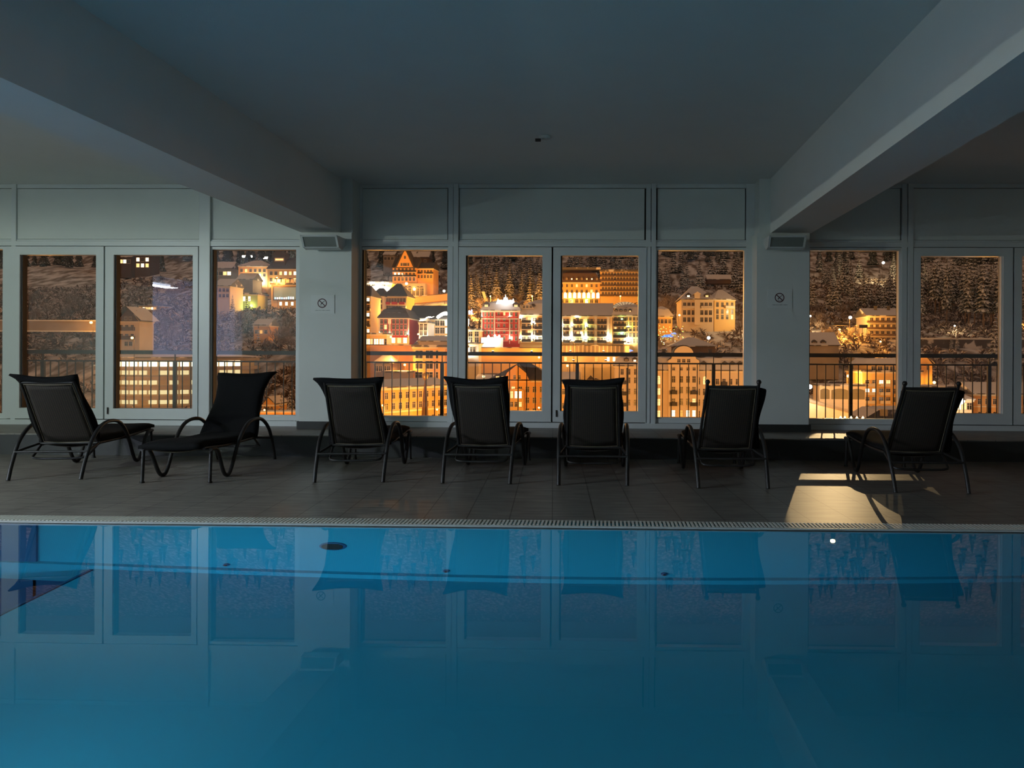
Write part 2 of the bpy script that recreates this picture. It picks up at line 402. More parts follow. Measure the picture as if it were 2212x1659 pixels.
leaf(6, 2203, 2372, 2186, 2390, 'right leaf of the right pair of glazed doors cut by the edge')

# small black catch on the sill
def catch(px, py, lab):
    p = P(px, py, 9.178); e = empty('sill_catch', p); tag(e, lab, 'catch')
    b = MB(); b.box(-0.028, 0.028, 0, 0.02, -0.008, 0.008); b.build('body', M['rail'], e)
    b = MB(); b.tube([(0.02, -0.008, 0), (0.034, -0.008, 0)], 0.009, 8); b.box(-0.02, 0.005, -0.004, 0.001, -0.004, 0.004); b.build('knob', M['frame'], e)
catch(632, 910, 'small black catch on the white sill left of the left pillar')

# speakers under the beams at the pillar tops
def speaker(px0, px1, pyt, pyb, lab):
    p = P((px0 + px1) / 2, pyb, 8.66); x0 = P(px0, pyb, 8.66).x; x1 = P(px1, pyb, 8.66).x; zt = P(px0, pyt, 8.55).z
    w = (x1 - x0) / 2; h = zt - p.z
    e = empty('wall_speaker', ((x0 + x1) / 2, 8.66, p.z)); tag(e, lab, 'speaker', 'white speakers on the pillars')
    b = MB()   # cabinet: front leans out at the top, belly rounded behind
    prof = [(0.0, 0.0), (-0.085, h)] + [(0.21, h)] + [(0.21 - 0.0 * k, h * (1 - k / 5)) for k in range(1, 4)] + [(0.15, 0.02), (0.08, -0.015)]
    b.prism(prof, 'x', -w, w); b.build('cabinet', M['frame'], e)
    b = MB(); t = 0.022
    def fp(u, v, d): return (u, -0.085 * v - d, h * v)
    for (u0, u1, v0, v1) in ((-w, -w + t, 0, 1), (w - t, w, 0, 1), (-w, w, 0.86, 1), (-w, w, 0, 0.06)):
        b.hexa([fp(u0, v0, 0.012), fp(u1, v0, 0.012), fp(u1, v0, 0), fp(u0, v0, 0), fp(u0, v1, 0.012), fp(u1, v1, 0.012), fp(u1, v1, 0), fp(u0, v1, 0)])
    b.build('front_rim', M['frame'], e)
    b = MB(); b.hexa([fp(-w + t, 0.06, 0.003), fp(w - t, 0.06, 0.003), fp(w - t, 0.06, 0), fp(-w + t, 0.06, 0), fp(-w + t, 0.86, 0.003), fp(w - t, 0.86, 0.003), fp(w - t, 0.86, 0), fp(-w + t, 0.86, 0)])
    b.build('speaker_grille', M['grille'], e)
speaker(655, 733, 507, 535, 'white wedge speaker with grey grille at the top of the left pillar')
speaker(1658, 1738, 508, 535, 'white wedge speaker with dark grille at the top of the right pillar')

# no-diving notices
def notice(px, py, lab):
    p = P(px, py, 8.862); s = 8.862 / F_PX
    e = empty('prohibition_notice', p); tag(e, lab, 'sign', 'notices on the pillars')
    b = MB(); b.box(-25 * s, 27 * s, 0.001, 0.007, -22 * s, 18 * s); b.build('sheet', M['paper'], e)
    b = MB(); r1, r0 = 10.3 * s, 8.3 * s; n = 40
    for i in range(n):
        a0, a1 = 2 * math.pi * i / n, 2 * math.pi * (i + 1) / n
        b.face([(r0 * math.cos(a0), 0, r0 * math.sin(a0)), (r1 * math.cos(a0), 0, r1 * math.sin(a0)), (r1 * math.cos(a1), 0, r1 * math.sin(a1)), (r0 * math.cos(a1), 0, r0 * math.sin(a1))])
    def seg(x0, z0, x1, z1, t, y=0.0):
        d = Vector((x1 - x0, 0, z1 - z0)); nn = Vector((-d.z, 0, d.x)).normalized() * t / 2 * s
        q = [Vector((x0 * s, y, z0 * s)), Vector((x1 * s, y, z1 * s))]
        b.face([q[0] - nn, q[1] - nn, q[1] + nn, q[0] + nn])
    seg(-7, 6.5, 7, -6.5, 2.0, -0.0004); b.build('red_ring', M['redprint'], e)
    b = MB()   # diving figure
    seg(5.6, 5.2, 0.5, 1.2, 1.1, -0.0008); seg(0.8, 1.4, -2.2, -1.8, 1.9, -0.0008); seg(-2.0, -1.6, -3.6, -2.2, 1.0, -0.0008); seg(-2.0, -1.8, -3.2, -5.2, 0.8, -0.0008)
    b.lathe([(0.0, 0.0), (1.2 * s, 0.0)], 10, (-3.6 * s, -0.0008, -2.6 * s))
    for i in range(-4, 5): seg(i, -6.6 + 0.5 * math.sin(i * 1.6), i + 1, -6.6 + 0.5 * math.sin((i + 1) * 1.6), 0.6, -0.0008)
    b.build('diver_pictogram', M['black'], e)
    b = MB(); xx = -15.5
    rnd = random.Random(3)
    while xx < 17:      # faint caption line
        wd = rnd.uniform(0.5, 1.1); seg(xx, -15.5 + rnd.uniform(-.1, .1), xx + wd, -15.5, rnd.uniform(1.1, 1.7), 0.0); xx += wd + rnd.choice((0.25, 0.3, 0.9))
    b.build('caption', mat('faint_grey_print', (0.28, 0.32, 0.30), 0.6), e)
notice(696, 655, 'no diving notice in a clear sleeve on the left pillar')
notice(1684, 643, 'no diving notice on the right pillar')

# ceiling detector
p = P(1163, 287, 7.05); e = empty('ceiling_sensor', (p.x, p.y, H)); tag(e, 'small white sensor with black tip hanging from the ceiling', 'sensor')
b = MB(); b.lathe([(0.0, 0.0), (0.055, 0.0), (0.05, -0.02), (0.02, -0.03), (0.0, -0.03)], 18, (0.05, 0.1, 0)); b.build('base', M['frame'], e)
b = MB(); b.tube(smooth_path([(0.05, 0.1, -0.02), (0.02, 0.03, -0.05), (-0.005, 0, -0.055)]), 0.01, 8); b.build('arm', M['frame'], e)
b = MB(); b.box(-0.028, 0.022, -0.015, 0.01, -0.075, -0.052); b.build('tip', M['black'], e)

e = empty('hanging_lamp', HALL_LAMP); HL_E = e; tag(e, 'small cool lamp hanging from the ceiling of the left bay', 'lamp')
b = MB(); b.lathe([(0, .05), (.05, .045), (.22, -.008), (.22, -.012), (.05, .03), (0, .035)], 28); b.tube([(0, 0, .05), (0, 0, H - HALL_LAMP.z)], .008, 8); b.build('shade', M['frame'], e)
b = MB(); b.lathe([(0, -.006), (.012, -.012), (.016, .0), (.012, .025)], 12); b.build('bulb', glow('cool_bulb_glow', (.8, .92, 1.0), 60.0), e)
e = empty('added_fill_lamp', (-7.6, -2.5, 0)); tag(e, 'added floor lamp in the left rear corner, fill for the ceiling', 'lamp')
b = MB(); b.lathe([(0, 0), (.16, 0), (.16, .03), (.03, .05), (.025, 1.2), (0, 1.2)], 20); b.build('stand', M['rod'], e)
b = MB(); b.lathe([(.03, 1.18), (.24, 1.34), (.25, 1.35), (.235, 1.345), (.03, 1.2)], 24); b.build('bowl', M['rod'], e)
# mast floodlight outside, seen only mirrored in the water
e = empty('hanging_floodlight', FLOOD); tag(e, 'floodlight hung on a span wire outside above the right window', 'floodlight')
b = MB(); b.lathe([(0, -.08), (.085, -.04), (.09, .03), (.04, .07), (0, .07)], 14); b.build('lamp_head', glow('mast_flood_glow', (1, .62, .22), 45.0), e)
b = MB(); b.tube([(-22, 8, 2.2), (-10, 3.5, .7), (0, 0, .12), (10, -3.5, .7), (22, -8, 2.2)], .012, 6); b.build('span_wire', M['rail'], e)
# ---------------------------------------------------------------- pool
DEP = -1.12
b = MB(); b.box(PX0, PX1, PY1, PY1 + 0.17, -1.4, -0.012); b.box(PX0, PX1, PY0 - 0.17, PY0, -1.4, -0.012)
b.box(PX0 - 0.1, PX0, PY0, PY1, -2.4, -0.012); b.box(PX1, PX1 + 0.1, PY0, PY1, -1.4, -0.012)
b.box(-3.3, PX1, PY0, PY1, DEP - 0.2, DEP)
b.box(PX0, PX1, PY1 - 0.05, PY1, -1.4, DEP + 0.07)
struct(b.build('pool_basin', M['pool']), 'blue lined basin of the swimming pool')
b = MB(); b.box(PX0, -3.32, PY0, PY1, -2.4, -2.3); b.box(PX0, -3.72, PY1 - 0.02, PY1 + 0.1, -2.4, -0.02); b.box(-3.74, -3.34, PY1 - 0.02, PY1 + 0.1, -2.4, DEP)  # dark liner and deeper floor stand in for the unlit end
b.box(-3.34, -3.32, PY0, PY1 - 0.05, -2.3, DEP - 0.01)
struct(b.build('pool_recess', M['pooldark']), 'unlit left end of the basin, made deeper and darker lined')
b = MB()
q = 0.02
b.raw([(PX0 - q, PY0 - q, -0.014), (PX1 + q, PY0 - q, -0.014), (PX1 + q, PY1 + q, -0.014), (PX0 - q, PY1 + q, -0.014), (PX0 - q, PY0 - q, -2.35), (PX1 + q, PY0 - q, -2.35), (PX1 + q, PY1 + q, -2.35), (PX0 - q, PY1 + q, -2.35)],
      [(0, 1, 2, 3), (4, 7, 6, 5), (0, 4, 5, 1), (1, 5, 6, 2), (2, 6, 7, 3), (3, 7, 4, 0)])
tag(b.build('pool_water', M['water']), 'still blue pool water in front of the loungers', 'pool water', kind='stuff')
# round fittings in the far pool wall / floor
def fitting(px, py, r, lab, z=None, up=False):
    e = empty('pool_inlet', (0, 0, 0))
    return e
for (x, y, r, lab) in ((X(722, PY1), PY1, 0.09, 'round unlit lamp niche in the far pool wall below the left pillar'),):
    e = empty('lamp_niche', (x, y, -0.52)); e.rotation_euler = (R(90), 0, 0); tag(e, lab, 'pool fitting')
    b = MB(); b.lathe([(r, 0.0), (r, 0.012), (r * 0.8, 0.018), (0, 0.018)], 24); b.build('rim', M['pooldark'], e)
    b = MB()
    for k in range(-3, 4):
        hw = math.sqrt(max(0, (r * .78) ** 2 - (k * r * .2) ** 2)); b.box(-hw, hw, k * r * .2 - .008, k * r * .2 + .008, 0.018, 0.024)
    b.build('grate', M['base'], e)
for (px, lab) in ((493, 'small dark inlet nozzle in the far pool wall, left'), (967, 'small dark inlet nozzle in the far pool wall, middle'), (1437, 'small dark inlet nozzle in the far pool wall, right')):
    e = empty('inlet_nozzle', (X(px, PY1) , PY1, -0.98)); tag(e, lab, 'nozzle', 'inlet nozzles in the far pool wall')
    b = MB(); b.tube([(0, 0, 0), (0, -0.02, 0)], 0.022, 14); b.build('rim', M['pooldark'], e)
    b = MB(); b.tube([(0, -0.02, 0), (0, -0.03, 0)], 0.010, 10); b.build('jet', M['black'], e)
for (x, y, z, p) in POOL_LAMPS:
    e = empty('pool_lamp', (x, PY0, z)); tag(e, 'round lamp set in the near pool wall under water', 'pool lamp', 'underwater lamps in the near wall')
    b = MB(); b.tube([(0, 0, 0), (0, 0.03, 0)], 0.12, 24); b.build('rim', M['frame'], e)
    b = MB(); b.tube([(0, 0.03, 0), (0, 0.034, 0)], 0.10, 24); b.build('lens', glow('pool_lamp_glow', (0.6, 0.85, 1.0), 3), e)
# overflow grating
e = empty('overflow_grating', (0, PY1, 0)); tag(e, 'ribbed white overflow grating along the far edge of the pool', 'pool grating')
b = MB(); x = PX0
while x < PX1:
    b.box(x, x + 0.014, 0.02, 0.16, -0.012, 0.003); x += 0.026
b.build('grille_bars', mat('grating_plastic', (0.72, 0.72, 0.64), 0.5), e)
b = MB(); b.box(PX0, PX1, 0.0, 0.02, -0.05, 0.0); b.box(PX0, PX1, 0.15, 0.17, -0.05, 0.0); b.box(PX0, PX1, 0.021, 0.149, -0.03, -0.02, 1)
b.build('channel', [mat('grating_edge', (0.5, 0.52, 0.48), 0.4), M['seam']], e)

# ---------------------------------------------------------------- loungers
# local frame: origin on the floor midway between the rear feet, +y towards the foot end
HW = 0.29
def side_path(s):
    x = s * HW
    return smooth_path([(x, 1.46, 0.285), (x, 1.33, 0.26), (x * 0.98, 1.2, 0.06), (x * 0.98, 1.12, 0.015), (x * 0.98, 1.04, 0.06), (x, 0.9, 0.28),
                        (x * 1.02, 0.74, 0.42), (x * 1.03, 0.56, 0.465), (x * 1.03, 0.36, 0.445), (x * 1.03, 0.18, 0.33), (x * 1.01, 0.06, 0.14), (x, 0.0, 0.0)], 5)
def make_side(s):
    b = MB(); b.tube(side_path(s), 0.017, 8); return b.mesh('side_frame', M['rod'])
def make_leg(s):
    b = MB(); b.tube([(s * HW * .98, 1.44, 0.30), (s * HW * .98, 1.46, 0.0)], 0.015, 8); b.tube([(s * HW * .98, 1.46, 0.012), (s * HW * .98, 1.46, 0.0)], 0.020, 10)
    return b.mesh('leg', M['rod'])
def make_seatframe():
    b = MB()
    for s in (-1, 1): b.tube(smooth_path([(s * .25, 1.5, 0.30), (s * .25, 1.0, 0.275), (s * .25, 0.4, 0.275)]), 0.014, 8)
    b.tube([(-.29, 1.44, 0.285), (.29, 1.44, 0.285)], 0.012, 8); b.tube([(-.25, 0.4, 0.275), (.25, 0.4, 0.275)], 0.012, 8)
    b.tube([(-.29, .9, 0.27), (.29, .9, 0.27)], 0.011, 8)
    return b.mesh('seat_frame', M['rod'])
def make_stretcher():
    b = MB()
    b.tube([(-.295, 0.10, 0.235), (.295, 0.10, 0.235)], 0.010, 8)
    b.tube(smooth_path([(-.24, .42, .27), (-.23, .3, .2), (-.2, .22, .165), (0, .2, .16), (.2, .22, .165), (.23, .3, .2), (.24, .42, .27)]), 0.010, 8)
    for s in (-1, 1): b.tube([(s * .295, .12, .235), (s * .25, .4, .275)], 0.010, 8)
    return b.mesh('stretcher', M['rod'])
BK0 = Vector((0, 0.42, 0.27)); BK1 = Vector((0, 0.04, 0.845))
def back_pt(u, v, off=0.0, w0=.215, w1=.195, sag=0.0):    # u across -1..1, v up the back 0..1
    d = BK1 - BK0; nrm = Vector((0, d.z, -d.y)).normalized()     # towards the sitter
    return BK0 + d * v + Vector((u * (w0 + (w1 - w0) * v), 0, 0)) + nrm * (off - sag * (1 - u * u))
def make_backframe(top=0.03, knobs=False):
    b = MB(); e = 1 + top
    for s in (-1, 1):
        b.tube([back_pt(s, -0.02, w0=.235, w1=.215), back_pt(s, e, w0=.235, w1=.215)], 0.013, 8)
        if knobs: b.lathe([(0, -0.008), (.018, 0), (.022, .014), (.014, .03), (0, .034)], 10, tuple(back_pt(s, e, w0=.235, w1=.215)))
    b.tube([back_pt(-1, 1.0, w0=.235, w1=.215), back_pt(1, 1.0, w0=.235, w1=.215)], 0.011, 8)
    b.tube([back_pt(-1, 0.02, w0=.235, w1=.215), back_pt(1, 0.02, w0=.235, w1=.215)], 0.011, 8)
    return b.mesh('back_frame', M['rod'])
def sheet(fn, nu, nv, th, b, mi=0):
    A = [[fn(-1 + 2 * i / nu, j / nv, 0) for i in range(nu + 1)] for j in range(nv + 1)]
    B = [[fn(-1 + 2 * i / nu, j / nv, th) for i in range(nu + 1)] for j in range(nv + 1)]
    vs = [p for r in A for p in r] + [p for r in B for p in r]; o = (nu + 1) * (nv + 1); fs = []
    ix = lambda i, j: j * (nu + 1) + i
    for j in range(nv):
        for i in range(nu):
            fs.append((ix(i, j), ix(i + 1, j), ix(i + 1, j + 1), ix(i, j + 1))); fs.append((o + ix(i, j), o + ix(i, j + 1), o + ix(i + 1, j + 1), o + ix(i + 1, j)))
    for i in range(nu):
        fs.append((ix(i, 0), o + ix(i, 0), o + ix(i + 1, 0), ix(i + 1, 0))); fs.append((ix(i, nv), ix(i + 1, nv), o + ix(i + 1, nv), o + ix(i, nv)))
    for j in range(nv):
        fs.append((ix(0, j), ix(0, j + 1), o + ix(0, j + 1), o + ix(0, j))); fs.append((ix(nu, j), o + ix(nu, j), o + ix(nu, j + 1), ix(nu, j + 1)))
    b.raw(vs, fs, mi, True)
def make_backsling():
    b = MB(); sheet(lambda u, v, t: back_pt(u, 0.03 + v * 0.96, t, sag=0.012), 10, 8, 0.006, b)
    # pale hems along top and bottom
    for v in (0.035, 0.975):
        b.tube([back_pt(-1 + .2 * i, v, -0.004, sag=0.012) for i in range(11)], 0.006, 6, 1)
    for s in (-1, 1): b.tube([back_pt(s, .03 + .094 * i, -0.002) for i in range(11)], 0.004, 6, 1)
    return b.mesh('back_sling', [M['sling'], M['hem']])
def make_seatsling():
    b = MB()
    sheet(lambda u, v, t: Vector((u * .235, 0.44 + v * 1.05, 0.268 - 0.035 * (1 - u * u) + t + .03 * v * v)), 8, 8, 0.006, b)
    b.tube([(u / 5 * .235, 1.49, .30 - 0.035 * (1 - (u / 5) ** 2)) for u in range(-5, 6)], 0.006, 6, 1)
    return b.mesh('seat_sling', [M['sling'], M['hem']])
def make_cushion(kind=0, seed=1):
    rnd = random.Random(seed); b = MB()
    ph = [rnd.uniform(0, 6) for _ in range(4)]; cl, cr = rnd.uniform(.5, 1.2), rnd.uniform(.5, 1.2)
    top = 1.02 if kind == 0 else 0.93; xo = 0.0 if kind == 0 else 0.035; lift = 0.075 if kind == 0 else 0.0
    def fb(u, v, t):        # over the back: the top edge sags between two raised corners
        cu = abs(u) ** 3 * (cl if u < 0 else cr)
        vv = v * (top + lift * cu)
        w = .018 * math.sin(6 * v + ph[0]) * (1 if u > 0 else -1) * abs(u) + (0.05 * abs(u) ** 5 * v ** 8 * (1 if u > 0 else -1) if kind == 0 else 0)
        p = back_pt(u, vv, 0.012 + t * (1 - .55 * abs(u) ** 6), w0=.262, w1=.235)
        p.x += w + xo
        if kind == 0 and v > 0.93: p.y -= 0.05 * (v - 0.93) / .07 * 1.0
        return p
    sheet(fb, 14, 18, 0.055, b)
    def fs_(u, v, t):
        end = max(0, v - .86) / .14
        w = .008 * math.sin(9 * v + ph[1])
        return Vector((u * (.262 + w) + xo * .4, 0.40 + v * 1.17, 0.285 + .035 * v * v - 0.012 * (1 - u * u) + t * (1 - .5 * abs(u) ** 6) - .02 * end + .006 * math.sin(7 * v + ph[2])))
    sheet(fs_, 10, 18, 0.055, b)
    return b.mesh('cushion', M['pad'])
PARTS = dict(sl=make_side(-1), sr=make_side(1), ll=make_leg(-1), lr=make_leg(1), seatf=make_seatframe(), st=make_stretcher(),
             bf=make_backframe(), bfk=make_backframe(.05, True), bs=make_backsling(), ss=make_seatsling())
def lounger(loc, rz, lab, kind=0, seed=1, straps=False):
    e = empty('sun_lounger', loc, rz); tag(e, lab, 'sun lounger', 'loungers lined up along the pool')
    inst(PARTS['sl'], 'side_frame', e, (0, 0, 0)); inst(PARTS['sr'], 'side_frame', e, (0, 0, 0))
    inst(PARTS['ll'], 'leg', e, (0, 0, 0)); inst(PARTS['lr'], 'leg', e, (0, 0, 0))
    inst(PARTS['seatf'], 'seat_frame', e, (0, 0, 0)); inst(PARTS['st'], 'stretcher', e, (0, 0, 0))
    inst(PARTS['bfk' if kind else 'bf'], 'back_frame', e, (0, 0, 0)); inst(PARTS['bs'], 'back_sling', e, (0, 0, 0)); inst(PARTS['ss'], 'seat_sling', e, (0, 0, 0))
    inst(make_cushion(kind, seed), 'cushion', e, (0, 0, 0))
    if straps:
        b = MB()
        for dx in (0, .03): b.tube(smooth_path([(.27, 1.05 + dx, .3), (.285 + dx * .3, 1.05 + dx * 2, .2), (.275, 1.05 + dx * 3, .1)]), 0.003, 5)
        b.build('tie_strap', M['pad'], e)
    return e
lounger((-4.84, 6.55, 0), R(9), 'leftmost dark sun lounger with its woven back to the pool', 0, 2)
lounger((-3.72, 7.93, 0), R(183), 'dark sun lounger turned to face the pool, second from the left', 0, 3)
lounger((-2.19, 6.56, 0), R(5), 'dark sun lounger in front of the left pillar, woven back to the pool', 0, 4, True)
lounger((-1.09, 6.55, 0), R(-1), 'dark sun lounger before the left middle door, woven back to the pool', 0, 5)
lounger((-0.09, 6.50, 0), R(0), 'dark sun lounger before the right middle door, square to the windows', 0, 6)
lounger((1.08, 6.42, 0), R(1), 'black sun lounger with knobbed posts, just left of the right pillar', 1, 7)
lounger((2.66, 6.28, 0), R(-2), 'rightmost black sun lounger beside the lit patch of floor', 1, 8)

# ---------------------------------------------------------------- balcony and railing outside
b = MB(); b.box(-14, 11, WY + 0.30, 11.2, -0.25, 0.05); struct(b.build('balcony_slab', M['balcony']), 'concrete balcony floor outside the windows')
b = MB(); b.box(-16, 13, WY + 0.45, 12.6, 3.27, 3.5); struct(b.build('sky_blocker_slab', M['balcony']), 'added concrete slab over the balcony keeping sky light out')  # added unseen slab, keeps sky light off the hall floor
RY = 10.95
def PR(px, py): return P(px, py, RY)
zt0, zt1 = PR(1268, 761).z, PR(1268, 769.5).z; zl0, zl1 = PR(1268, 783).z, PR(1268, 786.2).z
e = empty('balcony_railing', (0, RY, 0.05)); tag(e, 'dark metal balcony railing with thin upright bars outside the windows', 'railing')
b = MB(); b.box(-12, 8, -0.025, 0.03, zt1 - .05, zt0 - .05); b.build('handrail', M['rail'], e)
b = MB(); b.box(-12, 8, -0.012, 0.012, zl1 - .05, zl0 - .05); b.box(-12, 8, -0.012, 0.012, 0.08, 0.10); b.build('lower_rail', M['rail'], e)
sp = PR(1247, 800).x; pitch = PR(1540, 800).x - sp; pitch = (PR(1540, 800).x - PR(954, 800).x) / 2
bal = MB(); bal.box(-.006, .006, -.006, .006, 0.09, zl1 - .05); balm = bal.mesh('baluster', M['rail'])
pm = MB(); pm.box(-.024, .024, -.02, .02, 0, zl1 - .05); pm.box(-.006, .006, -.01, .01, zl1 - .05, zt1 - .05); pm.box(-.06, .06, -.06, .06, 0, 0.012); pmm = pm.mesh('post', M['rail'])
x = None; cnt = 0
for k in range(-5, 4):
    x = sp + k * pitch; inst(pmm, 'post', e, (x, 0, 0))
    for j in range(1, 16):
        xx = x + pitch * (j - 0.12) / 15.75
        pxx = 1305 + xx / RY * 1660
        if -90 < pxx < 2290 and not (650 < pxx < 768) and not (1640 < pxx < 1740):
            inst(balm, 'baluster', e, (xx, 0, 0)); cnt += 1
print('balusters', cnt)
# little glowing points on the outer sill of the right window
for i, (px, lab) in enumerate(((1816, 'leftmost'), (1825, 'second'), (1838.5, 'middle'), (1851, 'fourth'), (1864, 'rightmost'))):
    p = P(px, 903, 9.36); e = empty('sill_light', (p.x, 9.36, 0.30)); tag(e, '%s of the five small glowing lights at the foot of the right window' % lab, 'sill_light', 'small lights on the outer sill')
    b = MB(); b.lathe([(0, 0), (.019, 0), (.02, .014), (0.012, .014), (0, .012)], 12); b.build('cup', M['frame'], e)
    b = MB(); b.lathe([(0, .012), (.014, .02), (.021, .036), (.014, .055), (.004, .072), (0, .075)], 10); b.build('glow_body', glow('sill_light_glow', (1.0, 0.62, 0.28), 6.0), e)
# ================================================================ THE TOWN ACROSS THE VALLEY
def facade(name, c, n=0.12): return mat(name, c, 0.85, noise=n, nscale=0.25)
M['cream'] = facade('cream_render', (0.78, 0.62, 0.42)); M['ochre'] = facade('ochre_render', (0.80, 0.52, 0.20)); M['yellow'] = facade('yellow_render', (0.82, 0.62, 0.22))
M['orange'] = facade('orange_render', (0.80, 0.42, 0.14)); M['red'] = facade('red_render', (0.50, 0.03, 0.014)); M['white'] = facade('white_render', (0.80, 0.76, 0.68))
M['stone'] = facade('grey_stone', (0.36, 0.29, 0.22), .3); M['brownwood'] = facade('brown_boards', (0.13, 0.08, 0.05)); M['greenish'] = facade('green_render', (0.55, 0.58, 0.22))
M['slate'] = facade('dark_roof_slate', (0.075, 0.065, 0.062), .3); M['trimc'] = facade('pale_stucco_trim', (0.85, 0.72, 0.50), .05)
M['darkglass'] = mat('dark_window_glass', (0.025, 0.018, 0.012), 0.25)
M['winframe'] = mat('window_frame_paint', (0.62, 0.50, 0.36), 0.6)
M['lit1'] = glow('warm_lit_window', (1.0, 0.62, 0.22), 1.9); M['lit2'] = glow('white_lit_window', (1.0, 0.86, 0.56), 3.0); M['lit3'] = glow('amber_lit_window', (1.0, 0.45, 0.08), 1.3)
M['lampg'] = glow('sodium_lamp_glow', (1.0, 0.55, 0.16), 9.0); M['lampw'] = glow('white_lamp_glow', (1.0, 0.93, 0.78), 12.0)
M['sign'] = glow('bright_roof_sign', (0.95, 0.97, 1.0), 5.0)

def snow_mix(name, dark, snow=(0.62, 0.60, 0.58), thr=0.25, scale=1.5, soft=0.25):
    m = mat(name, dark, 0.9); nt = m.node_tree; b = nt.nodes['Principled BSDF']
    g = nt.nodes.new('ShaderNodeNewGeometry'); s = nt.nodes.new('ShaderNodeSeparateXYZ'); nt.links.new(g.outputs['Normal'], s.inputs[0])
    tc = nt.nodes.new('ShaderNodeTexCoord'); n = nt.nodes.new('ShaderNodeTexNoise'); n.inputs['Scale'].default_value = scale; n.inputs['Detail'].default_value = 6
    nt.links.new(tc.outputs['Object'], n.inputs['Vector'])
    a = nt.nodes.new('ShaderNodeMath'); a.operation = 'ADD'; nt.links.new(s.outputs[2], a.inputs[0])
    k = nt.nodes.new('ShaderNodeMath'); k.operation = 'MULTIPLY_ADD'; k.inputs[1].default_value = 2.4; k.inputs[2].default_value = -1.2; nt.links.new(n.outputs[0], k.inputs[0])
    nt.links.new(k.outputs[0], a.inputs[1])
    r = nt.nodes.new('ShaderNodeMapRange'); r.inputs[1].default_value = thr; r.inputs[2].default_value = thr + soft; nt.links.new(a.outputs[0], r.inputs[0])
    mx = nt.nodes.new('ShaderNodeMix'); mx.data_type = 'RGBA'; mx.inputs['A'].default_value = (*dark, 1); mx.inputs['B'].default_value = (*snow, 1)
    nt.links.new(r.outputs[0], mx.inputs['Factor']); nt.links.new(mx.outputs['Result'], b.inputs['Base Color'])
    return m
M['conifer'] = snow_mix('snowy_conifer_needles', (0.035, 0.035, 0.022), thr=0.50, scale=1.2)
M['twig'] = snow_mix('frosted_twigs', (0.10, 0.065, 0.045), (0.62, 0.52, 0.45), thr=0.12, scale=2.0)
M['snowroof'] = snow_mix('snow_covered_roof', (0.10, 0.085, 0.075), (0.60, 0.56, 0.53), thr=0.12, scale=0.25, soft=.15)
M['ground'] = snow_mix('snowy_hillside', (0.13, 0.09, 0.06), (0.58, 0.55, 0.53), thr=0.72, scale=0.22, soft=0.5)
_nt = M['ground'].node_tree; _mp = _nt.nodes.new('ShaderNodeMapping'); _mp.inputs['Scale'].default_value = (1, .22, 1)
_tc = [n for n in _nt.nodes if n.type == 'TEX_COORD'][0]; _nz = [n for n in _nt.nodes if n.type == 'TEX_NOISE'][0]
_nt.links.new(_tc.outputs['Object'], _mp.inputs[0]); _nt.links.new(_mp.outputs[0], _nz.inputs['Vector'])
M['bark'] = mat('bark', (0.16, 0.10, 0.06), 0.95)

ROWS = [(30, 1150), (60, 1130), (110, 1060), (170, 985), (200, 950), (225, 902), (250, 852), (270, 802), (290, 757), (330, 716), (430, 657), (520, 618), (600, 584), (700, 543), (900, 440), (1300, 200), (1900, -330)]  # last row raised, out of view, so the slope shuts out more sky
ZT = [(d, CAM_Z - (r - HOR) * d / F_PX) for d, r in ROWS]
from mathutils import noise as mn
def tz(x, y):
    for (d0, z0), (d1, z1) in zip(ZT, ZT[1:]):
        if y <= d1: break
    t = max(0.0, min(1.15, (y - d0) / (d1 - d0))); z = z0 + (z1 - z0) * t
    am = max(0.0, min(1, (y - 430) / 200))
    return z + mn.noise((x * .012, y * .012, 0)) * (1.2 + 9 * am) + mn.noise((x * .05, y * .05, 3)) * (0.5 + 1.5 * am)
b = MB(); NX, NY = 150, 150
ys = [25 + (1850) * (j / NY) ** 1.6 for j in range(NY + 1)]
vs = []
for y in ys:
    for i in range(NX + 1):
        x = -0.95 * y - 60 + (i / NX) * (1.75 * y + 120); vs.append((x, y, tz(x, y)))
fs = [(j * (NX + 1) + i, j * (NX + 1) + i + 1, (j + 1) * (NX + 1) + i + 1, (j + 1) * (NX + 1) + i) for j in range(NY) for i in range(NX)]
b.raw(vs, fs, 0, True)
struct(b.build('hillside', M['ground']), 'snowy hillside rising behind the town')

# ---------------------------------------------------------------- windows
_wc = {}
def window_mesh(w, h, lit=None, arch=False, fr='winframe'):
    key = (round(w, 2), round(h, 2), lit, arch, fr)
    if key in _wc: return _wc[key]
    b = MB(); t = max(0.09, w * .1)
    b.box(-w / 2 - t, -w / 2, -.08, .02, -t, h + t); b.box(w / 2, w / 2 + t, -.08, .02, -t, h + t); b.box(-w / 2, w / 2, -.08, .02, h, h + t); b.box(-w / 2 - t, w / 2 + t, -.14, .02, -t * 1.4, 0)
    b.box(-.04, .04, -.05, 0, 0, h); b.box(-w / 2, w / 2, -.05, 0, h * .66, h * .66 + .07)
    b.box(-w / 2, w / 2, -.03, .02, 0, h, 1)
    if arch:
        n = 8; pts = [(w / 2 * math.cos(math.pi * k / n), h + w / 2 * math.sin(math.pi * k / n)) for k in range(n + 1)]
        b.prism(pts, 'y', -.03, .02, 1)
    me = b.mesh('window', [M[fr], M[lit] if lit else M['darkglass']]); _wc[key] = me; return me
def window_row(par, z, xs, w, h, lit={}, arch=False, fr='winframe', y=0.0, rz=0.0):
    for i, x in enumerate(xs):
        inst(window_mesh(w, h, lit.get(i), arch, fr), 'window', par, (x, y, z), rz)
def lin(a, c, n): return [a + (c - a) * (i + .5) / n for i in range(n)]

